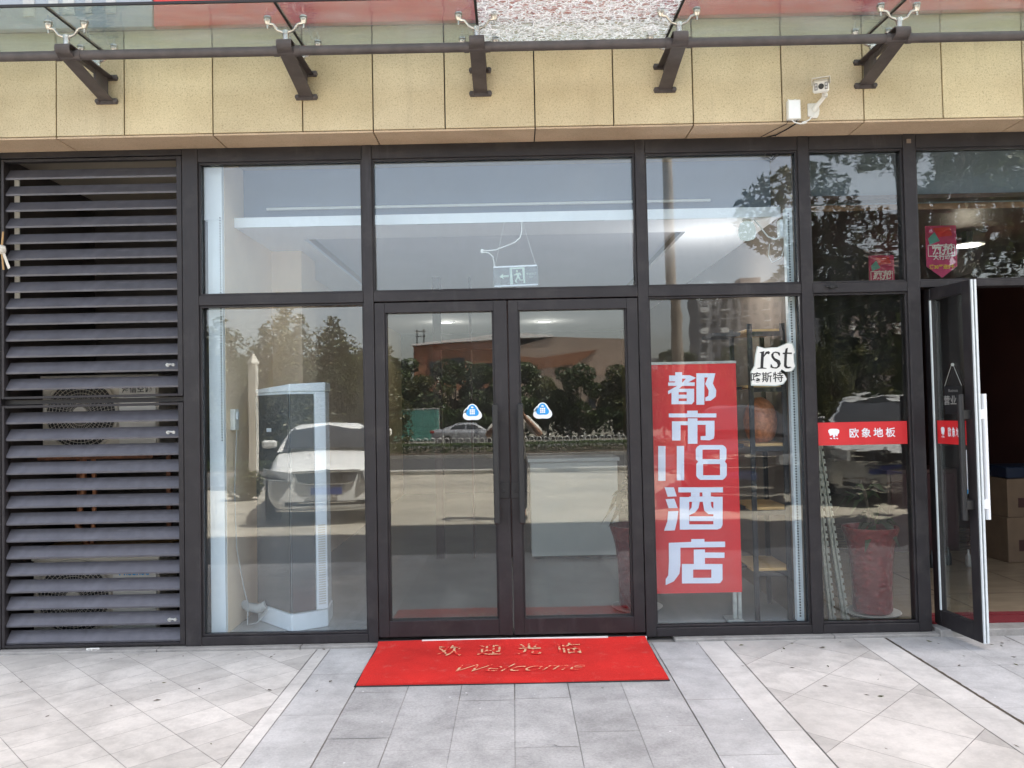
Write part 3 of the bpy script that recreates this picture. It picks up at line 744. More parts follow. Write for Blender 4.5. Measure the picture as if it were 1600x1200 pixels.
# --- inside, left room
q = MB(); q.box(-1.93, 1.92, .062, 13.8, -.03, .055); q.build('room_floor', 'shop_floor_grey', B)
q = MB(); q.box(1.985, 5.2, .20, 13.8, -.03, .050); q.build('shop_floor', 'tile_floor', B)
q = MB(); q.box(-2.03, -1.935, .075, .115, .0, 2.82); q.box(-2.055, -1.935, .075, .115, 2.822, 3.28); q.build('white_pillar', 'white_paint', B)
q = MB()
for k in range(84): q.box(-1.950, -1.943, .068, .0745, 2.83-k*.018, 2.83-k*.018+.007)
q.build('perforated_bead', 'ink_black', B)
q = MB(); q.box(-2.0, -1.932, .1155, 13.8, 0, 3.28); q.build('room_wall', 'interior_beige', B)
q = MB(); q.box(-1.931, -1.690, 1.16, 1.62, .056, 2.820); q.build('room_pier', 'interior_beige', B)
q = MB(); q.box(1.900, 1.984, .078, 13.8, 0, 3.28); q.build('dividing_wall', 'wall_taupe', B)
q = MB(); q.box(1.853, 1.8985, .074, .12, .07, 2.82); q.build('corner_bead', 'perforated_bead', B)
q = MB()
for k in range(150): q.box(1.868, 1.877, .069, .0738, 2.78-k*.018, 2.78-k*.018+.009)
q.build('perforated_bead', 'ink_black', B)
# dropped ceiling with a shallow tray, white lip in front, grey void above it
q = MB(); z = 2.822
q.box(-1.931, 1.899, .326, .75, z, z+.03); q.box(-1.931, -1.56, .75, 13.8, z, z+.03); q.box(1.33, 1.899, .75, 13.8, z, z+.03)
q.box(-1.56, 1.33, 4.2, 13.8, z, z+.03)
q.build('ceiling', 'ceiling_white', B)
q = MB(); q.box(-1.56, 1.33, .75, 4.2, 2.90, 2.93); q.build('ceiling_tray', 'tray_grey', B)
q = MB(); q.box(-1.93, 1.899, .300, .325, 2.818, 2.888); q.build('ceiling_lip', 'white_gloss', B)
q = MB(); q.box(-1.93, 1.899, .50, .53, 2.86, 3.28); q.box(-1.93, 1.899, .326, .50, 2.860, 2.870); q.build('bulkhead', 'interior_grey', B)
q = MB(); q.tube([(-1.75, .46, 2.985), (1.45, .46, 2.985)], .010, 10); q.build('light_streak_tube', 'white_paint', B)  # white tube added in place of a soft streak of light
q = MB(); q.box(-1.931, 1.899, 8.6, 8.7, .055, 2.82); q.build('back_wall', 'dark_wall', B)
q = MB()
q.box(-.78, -.70, 2.6, 2.68, .056, 2.82); q.box(-.42, -.40, 2.6, 2.66, .056, 2.82); q.box(-.10, .06, 2.62, 2.68, .056, 2.82); q.box(-.78, .06, 2.6, 2.68, 2.1, 2.16)
q.build('partition_frame', 'dark_brown', B)
for x, y in ((.50, 6.9), (-.98, 6.7)):
    q = MB(); q.lathe([(.10, 0), (.13, -.004), (.13, -.012), (.095, -.012), (.09, -.006)], (x, y, 2.823), 28); o = q.build('downlight', 'white_gloss', B, smooth=True)
    q = MB(); q.lathe([(.085, 0), (.085, -.004)], (x, y, 2.8145), 24); q.build('lamp_face', 'downlight_glow', o)
# --- inside, right shop
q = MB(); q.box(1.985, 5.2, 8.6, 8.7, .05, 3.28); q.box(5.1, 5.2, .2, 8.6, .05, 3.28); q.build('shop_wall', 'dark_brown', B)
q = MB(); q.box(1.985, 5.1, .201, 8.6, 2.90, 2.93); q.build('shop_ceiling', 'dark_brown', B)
q = MB(); q.box(1.985, 5.1, .30, .34, 2.862, 3.28); q.build('shop_bulkhead', 'interior_grey', B)
q = MB(); q.box(1.985, 5.1, .285, .30, 2.845, 2.885); q.build('timber_trim', 'brown_timber', B)
q = MB(); q.box(1.9845, 1.990, .32, 8.6, .05, 2.9); q.build('shop_side_wall', 'dark_brown', B)
q = MB(); q.lathe([(.10, 0), (.13, -.004), (.13, -.012), (.095, -.012)], (3.80, 1.35, 2.80), 28); o = q.build('downlight', 'white_gloss', B, smooth=True)
q = MB(); q.lathe([(.098, 0), (.098, -.004)], (3.80, 1.35, 2.7875), 24); q.build('lamp_face', 'downlight_glow', o)
q = MB(); q.lathe([(.04, 0), (.045, .10)], (3.80, 1.35, 2.80), 14); q.build('lamp_stem', 'black_steel', B)
q = MB(); q.box(2.70, 5.1, -.115, .19, -.02, .045); q.build('door_step', 'sill_stone', B, bevel=.004)

def lamp(name, x, y, z, e, col=(1, .95, .88), r=.10):
    l = bpy.data.lights.new(name, 'POINT'); l.energy = e; l.color = col; l.shadow_soft_size = r
    o = bpy.data.objects.new(name, l); COL.objects.link(o); o.location = (x, y, z)
lamp('downlight_lamp', .50, 6.9, 2.66, 1); lamp('downlight_lamp', -.98, 6.7, 2.66, 1); lamp('downlight_lamp', 3.80, 1.35, 2.62, 1.0, (1, .86, .7)); lamp('globe_fill', 1.50, .75, 2.35, 2.4, (1, .98, .95))  # globe light strengthened and dropped away from its globe to fill the shelf

# ================================================================== GLASS CANOPY
CN = thing('glass_canopy', 'glass entrance canopy on dark steel brackets, one pane crazed, above the doors', 'canopy', (0, 0, 0))
BX = [-3.78, -2.52, -1.262, -.166, .994, 2.255, 3.51]
ZW0, ZW1 = 3.497, 3.652; TY, TZ, TR = -.768, 3.614, .030
def bracket(x):
    q = MB(); wd = .043
    # the strap: up along the lower flange, round the nose, back along the upper flange
    path = [(FY, ZW0)]
    for k in range(11):
        a = -math.pi/2-.22-(math.pi-.30)*k/10
        path.append((TY+TR*math.cos(a), TZ+TR*math.sin(a)))
    path.append((FY, ZW1))
    t = .008; n = len(path)
    def nrm(i):
        a = path[max(i-1, 0)]; b = path[min(i+1, n-1)]; d = Vector((b[0]-a[0], b[1]-a[1])).normalized(); return Vector((d.y, -d.x))
    inn = [(p[0]+nrm(i).x*t, p[1]+nrm(i).y*t) for i, p in enumerate(path)]
    for i in range(n-1):
        q.prism([path[i], path[i+1], inn[i+1], inn[i]], 'x', x-wd, x+wd)
    # web plate with an opening
    def zl(y): return ZW0+(TZ-TR-ZW0)*(FY-y)/(FY-TY)
    def zu(y): return ZW1+(TZ+TR-ZW1)*(FY-y)/(FY-TY)
    for y0, y1 in ((FY, -.44), (-.60, -.765)):
        q.prism([(y0, zl(y0)+.004), (y1, zl(y1)+.004), (y1, zu(y1)-.004), (y0, zu(y0)-.004)], 'x', x-.007, x+.007)
    ym = -.44
    q.prism([(-.44, zl(-.44)+.004), (-.60, zl(-.6)+.004), (-.60, zl(-.6)+.022), (-.47, zl(-.44)+.026), (-.44, zl(-.44)+.05)], 'x', x-.006, x+.006)
    q.prism([(-.44, zu(-.44)-.004), (-.44, zu(-.44)-.036), (-.60, zu(-.6)-.022), (-.60, zu(-.6)-.004)], 'x', x-.006, x+.006)
    # wall plates with bolt heads
    for z in (ZW0-.004, ZW1-.010):
        q.box(x-.066, x+.066, FY-.012, FY, z-.014, z+.022)
        for s in (-1, 1): q.lathe([(.016, 0), (.016, -.020), (.010, -.026)], (x+s*.056, FY, z+.004), 10, axis='y')
    return q.build('bracket', 'bracket_metal', CN, bevel=.0015)
GZ = lambda y: 3.772+.045*(y+.75)
def spider(b, x, y):
    q = MB(); z0 = (ZW1+.004) if y > -.6 else TZ+TR+.006
    zt = GZ(y)-.010
    q.tube([(x, y, z0-.012), (x, y, z0+.035)], .017, 12); q.tube([(x, y, z0+.033), (x, y, z0+.055)], .020, 8)
    for s in (-1, 1):
        q.tube([(x+s*.012, y, z0+.045), (x+s*.045, y, z0+.058), (x+s*.07, y, zt-.020), (x+s*.098, y, zt-.014)], [.009, .008, .008, .010], 8)
        for yo in (0,):
            q.lathe([(.006, -.045), (.007, -.020), (.012, -.020), (.017, -.008), (.021, .004), (.021, .0095)], (x+s*.103, y, zt), 14)
            q.lathe([(.024, .018), (.024, .024), (.014, .030)], (x+s*.103, y, zt), 14)
    o = q.build('spider_fitting', 'stainless', b, smooth=True); return o
for x in BX:
    b = bracket(x); spider(b, x, -.745); spider(b, x, -.40)
q = MB(); q.tube([(-4.6, -.722, 3.598), (4.6, -.722, 3.598)], .027, 20)
for x in BX: q.tube([(x+.048, -.722, 3.598), (x+.075, -.722, 3.598)], .031, 20); q.tube([(x-.075, -.722, 3.598), (x-.048, -.722, 3.598)], .031, 20)
q.build('tie_pipe', 'bracket_metal', CN, smooth=True)
for i, (a, b) in enumerate(zip(BX, BX[1:])):
    crazed = i == 3
    q = MB(); y0, y1 = -.955, FY-.01
    vs = [(x, y, GZ(y)+dz) for dz in (0, .012) for y in (y0, y1) for x in (a+.007, b-.007)]
    q.add(vs, [(0, 2, 3, 1), (4, 5, 7, 6), (0, 1, 5, 4), (2, 6, 7, 3), (0, 4, 6, 2), (1, 3, 7, 5)])
    o = q.build('glass_panel', 'canopy_glass_crazed' if crazed else 'canopy_glass', CN)
    if crazed: o['label'] = 'shattered pane, white all over with fine cracks'
q = MB()
for x in BX[1:-1]:
    vs = [(x+dx, y, GZ(y)+dz) for dz in (-.001, .013) for y in (-.95, FY-.012) for dx in (-.0075, .0075)]
    q.add(vs, [(0, 2, 3, 1), (4, 5, 7, 6), (0, 1, 5, 4), (2, 6, 7, 3), (0, 4, 6, 2), (1, 3, 7, 5)])
vs = [(x, y, GZ(y)+dz) for dz in (-.001, .013) for y in (-.968, -.956) for x in (-3.78, 3.51)]
q.add(vs, [(0, 2, 3, 1), (4, 5, 7, 6), (0, 1, 5, 4), (2, 6, 7, 3), (0, 4, 6, 2), (1, 3, 7, 5)])
q.build('joint_sealant', 'dark_rubber', CN)

# signboards above the canopy
q = MB(); q.box(-2.205, 5.2, FY-.045, FY-.002, 3.950, 4.88); o = tag(q.build('signboard', 'sign_red', bevel=.004), 'plain red signboard over the canopy, seen through its glass', 'signboard')
q = MB(); q.box(-5.2, -2.215, FY-.045, FY-.002, 3.950, 4.88); o = q.build('signboard', 'sign_grey', bevel=.004); tag(o, 'grey signboard with white strokes above left end of the canopy glass', 'signboard')
q = MB()
for x0, x1 in ((-3.02, -2.95), (-2.86, -2.80), (-2.77, -2.70), (-2.63, -2.59), (-2.50, -2.44)): q.box(x0, x1, FY-.052, FY-.0455, 4.02+.03*((x0*37) % 1), 4.55)
q.box(-3.02, -2.70, FY-.0525, FY-.0460, 4.20, 4.25)
q.build('lettering', 'hose_grey', o)

# ------------------------------------------------------------------ camera, junction box and cables on the fascia
SCAM = thing('security_camera', 'cream security camera on a swivel arm, high on the stone fascia', 'security camera', (1.945, FY, 3.36))
q = MB(); pl = [(-.040, -.040), (-.010, -.052), (.018, -.052), (.030, -.030), (.034, -.005), (.030, .030), (.020, .042), (-.040, .040)]
q.prism([(x-.018, z-.010) for x, z in pl], 'y', -.012, -.0005); q.build('wall_plate', 'white_plastic', SCAM, bevel=.002)
q = MB(); q.tube([(-.018, -.012, -.010), (-.012, -.035, .004), (.018, -.06, .040), (.024, -.075, .052)], [.018, .014, .012, .014], 10); q.lathe([(.016, -.012), (.018, 0), (.016, .012)], (.024, -.078, .055), 12); q.build('arm', 'white_plastic', SCAM, smooth=True)
AIM = Matrix.Translation((.024, -.078, .060)) @ Matrix.Rotation(R(-20), 4, 'Z') @ Matrix.Rotation(R(20), 4, 'X') @ Matrix.Translation((-.024, .078, -.060))
def aimed(o): o.data.transform(AIM); return o
q = MB(); q.box(-.045, .047, -.185, -.05, .072, .150); aimed(q.build('housing', 'white_plastic', SCAM, bevel=.010))
q = MB(); q.box(-.052, .054, -.225, -.04, .158, .164); q.box(-.052, -.048, -.2, -.05, .120, .158); q.box(.050, .054, -.2, -.05, .120, .158); aimed(q.build('sunshade', 'ac_cream', SCAM, bevel=.002))
q = MB(); q.lathe([(.015, 0), (.0165, -.004), (.012, -.006)], (.001, -.1855, .110), 18, axis='y'); aimed(q.build('lens', 'black_plastic', SCAM, smooth=True))
for s in (-1, 1):
    q = MB(); cx = .001+s*.029
    q.box(cx-.0085, cx+.0085, -.1885, -.1852, .090, .131, 0); q.box(cx-.006, cx+.006, -.1900, -.1886, .094, .108, 1); q.box(cx-.006, cx+.006, -.1900, -.1886, .113, .127, 1)
    aimed(q.build('led_window', ['black_plastic', 'lamp_lens'], SCAM))
JB = thing('junction_box', 'white junction box left of the security camera', 'junction box', (1.793, FY, 3.345))
q = MB(); q.box(-.040, .040, -.040, -.0005, -.062, .062); q.build('lid', 'white_plastic', JB, bevel=.004)
q = MB()
for x in (-.03, .012): q.lathe([(.005, 0), (.005, .006)], (x, -.022, .0625), 8)
q.box(-.034, .034, -.0412, -.0402, -.056, .056); q.build('cover', 'white_gloss', JB)
q = MB(); q.tube([(1.778, -.31, 3.286), (1.79, -.325, 3.262), (1.825, -.33, 3.250), (1.855, -.325, 3.262), (1.89, -.315, 3.282), (1.927, -.302, 3.330)], .0045, 7)
q.tube([(1.838, -.328, 3.256), (1.862, -.328, 3.262)], .009, 7)
tag(q.build('camera_cable', 'cable_white', smooth=True), 'white cable looping from the junction box to the security camera', 'cable')
q = MB(); q.tube([(1.815, -.30, 3.286), (1.812, -.292, 3.266), (1.785, -.20, 3.262), (1.75, -.10, 3.261), (1.70, -.055, 3.262)], .004, 6); q.tube([(1.765, -.15, 3.262), (1.748, -.12, 3.258), (1.75, -.08, 3.260)], .003, 6)
tag(q.build('cable', 'cable_black', smooth=True), 'thicker black cable under the soffit below the junction box', 'cable')
q = MB(); q.tube([(1.760, -.30, 3.286), (1.752, -.292, 3.264), (1.71, -.20, 3.262), (1.66, -.06, 3.262)], .0022, 6)
tag(q.build('cable', 'cable_black', smooth=True), 'thin dark cable crossing the soffit, left of the thicker one', 'cable')

# ------------------------------------------------------------------ air conditioner units behind the louvres
def ac_unit(x0, z0, wd, ht, label, brand, bh, frx, group):
    t = thing('condenser_unit', label, 'air conditioner', (x0, .22, z0), 0, group)
    q = MB(); q.box(0, wd, 0, .30, 0, ht-.02); q.build('casing', 'ac_cream', t, bevel=.008)
    q = MB(); q.box(-.008, wd+.008, -.012, .31, ht-.019, ht); q.build('top_lid', 'ac_cream', t, bevel=.004)
    R0 = ht*.44; cx, cz = frx, ht*.5
    q = MB(); q.lathe([(R0*1.04, -.002), (R0*1.04, -.006)], (cx, 0, cz), 40, axis='y'); q.build('fan_opening', 'black_plastic', t)
    q = MB()
    for k in range(5):
        a = k*2*math.pi/5
        pts = [(cx+r*math.cos(a+d), -.012, cz+r*math.sin(a+d)) for r, d in ((R0*.2, 0), (R0*.9, .15), (R0*.93, .75), (R0*.25, .6))]
        q.quad(*pts)
    q.build('fan_blade', 'dark_rubber', t)
    q = MB()
    for k in range(1, 9): q.torus((cx, -.022, cz), R0*(.22+.80*k/8), .0018, 'y', 48, 4)
    for k in range(48):
        a = k*2*math.pi/48
        q.tube([(cx+R0*.2*math.cos(a), -.026, cz+R0*.2*math.sin(a)), (cx+R0*1.02*math.cos(a+.16), -.020, cz+R0*1.02*math.sin(a+.16))], .0012, 4)
    q.lathe([(R0*.22, -.022), (R0*.22, -.030), (R0*.12, -.034)], (cx, 0, cz), 24, axis='y')
    q.torus((cx, -.012, cz), R0*1.05, .010, 'y', 48, 6)
    q.build('fan_grille', 'ac_cream', t)
    q = MB(); px0 = frx+R0*1.1
    q.box(px0, wd-.015, -.010, -.0005, .02, ht-.03); q.box(px0+.03, wd-.05, -.013, -.0102, ht*.30, ht*.315); q.box(px0+.03, wd-.05, -.013, -.0102, ht*.70, ht*.71); q.build('side_panel', 'white_plastic', t, bevel=.003)
    q = MB(); lettering(q, brand, bh, lambda x, y: ((px0+wd)/2-.01+x, -.0115, ht-.105+y), 0, offset=.0012); q.build('lettering', 'sticker_blue' if brand[0] == 'H' else 'ink_black', t, recalc=False)
    return t
ac_unit(-3.235, 1.265, .80, .535, 'upper air conditioner unit behind the louvres, cream casing with round fan grille', '海信空调', .052, .275, 'condenser units behind the louvres')
ac_unit(-3.30, .012, .86, .545, 'lower air conditioner unit behind the louvres, standing on the floor', 'Hisense', .066, .285, 'condenser units behind the louvres')
q = MB()
for x in (-3.17, -2.52): q.box(x, x+.03, .14, .55, 1.225, 1.262); q.box(x, x+.03, .53, .56, .60, 1.225)
q.box(-3.22, -2.44, .135, .165, 1.228, 1.255)
tag(q.build('support_bracket', 'rusty_steel'), 'rusty steel frame carrying the upper air conditioner unit', 'bracket')
q = MB(); q.tube([(-3.05, .40, 1.26), (-3.04, .38, 1.0), (-3.08, .38, .75), (-3.02, .40, .60)], .022, 10); q.tube([(-2.98, .40, 1.26), (-2.97, .40, .95), (-2.99, .40, .60)], .016, 10)
tag(q.build('refrigerant_pipe', 'copper_pipe', smooth=True), 'copper coloured pipes between the two air conditioner units', 'pipe')
q = MB(); q.box(-3.28, -2.42, .25, .60, .600, .618)
tag(q.build('board', 'wood_stick'), 'brown board lying over the lower air conditioner unit', 'board')
# stick with a rag at the left edge
ST = thing('stick', 'thin wooden stick with pale rag tied on, at left edge of the louvres', 'stick', (-3.33, -.052, 2.62))
q = MB(); q.tube([(.004, -.002, .12), (.0, -.012, .0), (.008, -.004, -.13)], .006, 7); q.build('rod', 'wood_stick', ST, smooth=True)
q = MB(); rg = random.Random(3)
q.lathe([(.006, -.032), (.024, -.022), (.030, 0), (.022, .022), (.005, .030)], (-.002, -.014, .0), 10)
q.prism([(.000, -.012), (.044, -.13), (.058, -.118), (.014, -.008)], 'y', -.016, -.010)
o = q.build('rag', 'rag', ST)
for v in o.data.vertices: v.co += Vector((rg.uniform(-.004, .004), rg.uniform(-.003, .003), rg.uniform(-.004, .004)))

# ------------------------------------------------------------------ doormat
DM = thing('doormat', 'red doormat with worn pale lettering in front of the glass doors', 'doormat', (0, 0, 0))
q = MB(); rg = random.Random(9); nx, ny = 40, 18; X0, X1, Y0, Y1 = -.899, .822, -.820, .0
def mz(i, j):
    u, v = i/nx, j/ny
    z = .011+.0035*math.sin(7*u+2*v)*math.sin(3.0*v+1)
    if v > .88: z += (v-.88)/.12*.020
    return z
vs = []; 
for j in range(ny+1):
    for i in range(nx+1):
        u, v = i/nx, j/ny
        x = X0+(X1-X0)*u+.0035*math.sin(9*v+1)*(1 if i in (0, nx) else 0)
        vs.append((x+.012*(1-2*u)*(v > .9)*0, Y0+(Y1-.065-Y0)*v+.004*math.sin(8*u+.5)*(j in (0, ny)), mz(i, j)))
nb = len(vs); fs = []
for j in range(ny):
    for i in range(nx):
        a = j*(nx+1)+i; fs.append((a, a+1, a+nx+2, a+nx+1))
vs += [(x, y, z-.0095) for x, y, z in vs]
ring = [i for i in range(nx+1)]+[j*(nx+1)+nx for j in range(1, ny+1)]+[ny*(nx+1)+i for i in range(nx-1, -1, -1)]+[j*(nx+1) for j in range(ny-1, 0, -1)]
for a, b in zip(ring, ring[1:]+ring[:1]): fs.append((a, a+nb, b+nb, b))
q.add(vs, fs); q.build('pile', 'mat_red', DM, smooth=True)
q = MB(); q.box(X0-.009, X1+.009, Y0-.010, Y1-.07, .0012, .0045); q.build('rubber_backing', 'dark_rubber', DM, bevel=.001)
q = MB()
lettering(q, '欢  迎  光  临', .185, lambda x, y: (-.055+x*.86, -.262+y*1.25, .0172), 0, offset=.001)
lettering(q, 'Welcome', .20, lambda x, y: (-.03+x*.98, -.60+y*.95, .0172), 0, offset=-.003, shear=.6)
q.build('lettering', 'mat_print', DM, recalc=False)

# ------------------------------------------------------------------ behind the left window: cabinet air conditioner
CB = thing('cabinet_air_conditioner', 'tall floor standing air conditioner, black glass front in white frame, behind left window', 'air conditioner', (0, 0, .055))
foot = [(-1.835, .425), (-1.50, .085), (-1.290, .225), (-1.32, .50), (-1.62, .66)]
def inset(poly, d):
    c = Vector((sum(p[0] for p in poly)/len(poly), sum(p[1] for p in poly)/len(poly)))
    return [tuple(Vector(p)+(c-Vector(p)).normalized()*d) for p in poly]
q = MB(); q.prism(foot, 'z', 0, .115); q.build('base', 'white_gloss', CB, bevel=.006)
q = MB(); q.prism(inset(foot, .008), 'z', .116, 1.60); q.build('body', 'white_gloss', CB, bevel=.006)
q = MB()
f0 = foot; hts = [1.600, 1.600, 1.600, 1.60, 1.60]; tops = [1.628, 1.652, 1.665, 1.67, 1.65]
vs = [(p[0], p[1], h) for p, h in zip(f0, hts)]+[(p[0], p[1], h) for p, h in zip(f0, tops)]
q.add(vs, [(0, 1, 2, 3, 4), (9, 8, 7, 6, 5)]+[(i, (i+1) % 5, 5+(i+1) % 5, 5+i) for i in range(5)]); q.build('top_cap', 'white_gloss', CB, bevel=.006)
def facepanel(a, b, t0, t1, z0, z1, d0, d1, mat, name, par):
    a, b = Vector(a), Vector(b); e = b-a; n = Vector((e.y, -e.x)).normalized()
    p, q_ = a+e*t0, a+e*t1
    m = MB(); m.prism([tuple(p+n*d0), tuple(q_+n*d0), tuple(q_+n*d1), tuple(p+n*d1)], 'z', z0, z1)
    return m.build(name, mat, par, bevel=.002)
facepanel(foot[0], foot[1], .02, .985, .125, 1.585, -.006, .006, 'ac_black_glass', 'front_panel', CB)
facepanel(foot[1], foot[2], .015, .66, .125, 1.585, -.006, .006, 'ac_black_glass', 'front_panel', CB)
vt = facepanel(foot[1], foot[2], .68, .99, .125, 1.598, -.006, .0065, 'white_gloss', 'side_column', CB)
for k in range(30):
    pass
q = MB(); a, b = Vector(foot[1]), Vector(foot[2]); e = b-a; n = Vector((e.y, -e.x)).normalized()
for k in range(34):
    z = .16+k*.016; p, r2 = a+e*.74, a+e*.93
    q.prism([tuple(p+n*.0066), tuple(r2+n*.0066), tuple(r2+n*.010), tuple(p+n*.010)], 'z', z, z+.007)
q.build('vent', 'ac_cream', vt)
facepanel(foot[0], foot[1], .36, .50, 1.33, 1.355, .0062, .0075, 'ink_white', 'badge', CB)
q = MB(); q.tube([(-1.925, .40, .175), (-1.88, .37, .160), (-1.80, .33, .155), (-1.745, .325, .185)], .030, 12)
for k in range(9): q.torus((-1.88+k*.014, .37-k*.006, .160), .031, .003, 'x', 14, 4)
tag(q.build('drain_hose', 'hose_grey', smooth=True), 'grey insulated hose from the wall to the floor standing air conditioner', 'hose')
q = MB(); q.tube([(-1.90, .22, 1.40), (-1.925, .24, 1.0), (-1.92, .25, .6), (-1.88, .28, .30), (-1.86, .30, .20), (-1.84, .22, .075), (-1.78, .24, .085), (-1.72, .28, .16)], .0036, 7)
tag(q.build('power_cord', 'hose_grey', smooth=True), 'thin pale cord hanging down the wall behind the left window', 'cord')
SW = thing('wall_socket', 'small white switch box on beige wall behind the left window', 'socket', (-1.93, .215, 1.475))
q = MB(); q.box(0, .035, -.04, .04, -.072, .072); q.build('box', 'white_plastic', SW, bevel=.004)
q = MB(); q.box(.0352, .045, -.02, .02, .0, .05); q.build('switch', 'white_gloss', SW, bevel=.003)

# ------------------------------------------------------------------ exit sign over the doors
EX = thing('exit_sign', 'hanging glass exit sign with running figure and arrow, above the doors', 'exit sign', (.035, .22, 2.425))
EX.rotation_euler = (0, R(-1.2), 0)
q = MB(); q.box(-.155, .155, -.003, .003, -.060, .060); q.build('panel', 'exit_glass', EX)
for z in (.066, -.066):
    q = MB(); q.box(-.150, .150, -.008, .008, z-.005, z+.005); q.build('trim_bar', 'white_gloss', EX)
q = MB(); yy = -.0042
def ef(pts, d=0): q.add([(x, yy-d, z) for x, z in pts], [tuple(range(len(pts)))])
ef([(-.112, 0), (-.085, .020), (-.088, .006), (-.048, .007), (-.048, -.006), (-.088, -.006), (-.085, -.020)])
ef([(-.040, .058), (-.026, .058), (-.020, -.058), (-.040, -.058)]); ef([(-.026, .058), (.062, .058), (.062, .048), (-.026, .048)], .0001); ef([(.046, .048), (.062, .048), (.064, -.052), (.052, -.052)], .0002)
ef([(.010+.008*math.cos(k*.7), .034+.008*math.sin(k*.7)) for k in range(9)])
ef([(.004, .020), (.030, .022), (.040, .004), (.034, .000), (.026, .012), (.024, -.008), (.034, -.026), (.048, -.026), (.048, -.034), (.028, -.034), (.014, -.014), (.004, -.034), (.010, -.050), (.000, -.050), (-.006, -.034), (.008, -.004), (.008, .010), (-.004, .004), (-.016, .004), (-.016, .010), (-.004, .012)], .0001)
lettering(q, '安全出口', .017, lambda x, y: (.107+x, yy, .010+y), 0); lettering(q, 'EXIT', .013, lambda x, y: (.107+x, yy, -.012+y), 0)
q.build('pictogram', 'exit_pale', EX, recalc=False)
for s in (-1, 1):
    q = MB(); q.tube([(s*.14, 0, .071), (s*.06, .06, .40)], .0012, 5); q.build('suspension_wire', 'cable_white', EX)
q = MB(); q.tube([(.082, .22, 2.80), (.083, .22, 2.74), (.070, .22, 2.69), (.03, .215, 2.655), (-.05, .21, 2.625), (-.10, .205, 2.605), (-.16, .20, 2.60), (-.195, .20, 2.605)], .0045, 7)
q.tube([(-.195, .20, 2.590), (-.150, .20, 2.586), (-.120, .21, 2.560), (-.113, .215, 2.52), (-.112, .22, 2.497)], .0045, 7); q.box(-.202, -.185, .192, .208, 2.584, 2.612)
tag(q.build('exit_cable', 'cable_white', smooth=True), 'white cable curling down from the ceiling to the exit sign', 'cable')

# ------------------------------------------------------------------ behind the right window
BN = thing('roll_up_banner', 'tall red banner with white characters standing behind the right window', 'banner', (0, 0, .055))
q = MB(); q.box(.935, 1.505, .121, .123, .200, 1.732); o = q.build('print', 'banner_red', BN)
q = MB()
for i, p in enumerate(BANNER): q.add([(x, .1202-i*.00009, z-.055) for x, z in p], [tuple(range(len(p)))])
q.build('lettering', 'banner_white', BN, recalc=False)
q = MB(); q.box(.932, 1.508, .118, .130, 1.733, 1.750); q.build('top_rail', 'galvanised', BN)
q = MB(); q.box(1.445, 1.472, .128, .150, .02, 1.73); q.box(1.477, 1.503, .126, .150, .02, .30); q.build('pole', 'galvanised', BN, bevel=.003)
q = MB(); q.box(1.40, 1.51, .10, .24, 0, .02); q.build('foot', 'galvanised', BN, bevel=.003)
SH = thing('display_shelf', 'black steel shelf with wooden boards behind the right window', 'shelf', (0, 0, .055))
SX0, SX1, SY0, SY1 = 1.600, 1.890, .15, .62
for x in (1.615, 1.838):
    for y in (.162, .61):
        q = MB(); q.box(x-.015, x+.015, y-.012, y+.012, 0, 2.0); q.build('post', 'black_steel', SH)
for z in (1.945, 1.565, 1.165, .735, .325):
    q = MB(); q.box(1.595, 1.862, .176, .62, z, z+.020); q.build('board', 'shelf_wood', SH, bevel=.002)
    q = MB(); q.box(1.631, 1.822, .150, .174, z-.030, z+.002); q.box(1.40, 1.595, .30, .62, z-.01, z+.012); q.build('cross_bar', 'black_steel', SH)
q = MB(); pr_ = []
for k in range(15):
    t = k/14; r = .116*math.sqrt(max(.01, 1-((t-.45)/.56)**2)); pr_.append((max(.022, r), t*.315))
pr_[0] = (.06, 0); q.lathe(pr_, (1.745, .40, 1.241), 30)
VS = q.build('vase', 'cotta', smooth=True)
tag(VS, 'egg shaped mottled terracotta vase on the black shelf', 'vase')
q = MB(); q.lathe([(.02, -.085), (.05, -.075), (.062, -.04), (.060, .0), (.045, .04), (.02, .05)], (1.69, .40, 2.76), 20)
LB = thing('ceiling_lamp', 'white globe lamp under the ceiling behind the upper right window', 'lamp', (1.69, .40, 2.82))
o = q.build('globe', 'bulb_glow', LB, smooth=True); o.data.transform(Matrix.Translation((-1.69, -.40, -2.82)))
q = MB(); q.lathe([(.03, -.030), (.03, 0)], (0, 0, 0), 14); q.build('fitting', 'white_plastic', LB)
WB = thing('control_box', 'small white box with loose wires on wall behind upper right window', 'box', (1.86, .16, 2.70))
q = MB(); q.box(-.025, .025, -.03, .03, -.06, .06); q.build('case', 'white_gloss', WB, bevel=.003)
q = MB(); q.tube([(-.02, -.03, -.06), (-.06, -.02, -.075), (-.10, .0, -.05), (-.15, .02, .03), (-.18, .03, .075)], .005, 6); q.tube([(.01, -.02, -.06), (.0, -.02, -.14), (-.02, -.02, -.2), (-.08, -.01, -.23), (-.10, 0, -.18), (-.09, .0, -.10)], .0025, 6); q.build('wire', 'cable_white', WB, smooth=True)
q = MB(); q.tube([(1.69, -.03, 3.165), (1.71, -.02, 3.145), (1.74, -.015, 3.125), (1.77, -.02, 3.150), (1.79, -.03, 3.165)], .003, 6); q.tube([(1.73, -.03, 3.165), (1.75, -.02, 3.12), (1.80, -.02, 3.165)], .0025, 6)
tag(q.build('wire_loop', 'cable_black', smooth=True), 'loose black wire hanging from the frame above upper right window', 'wire')

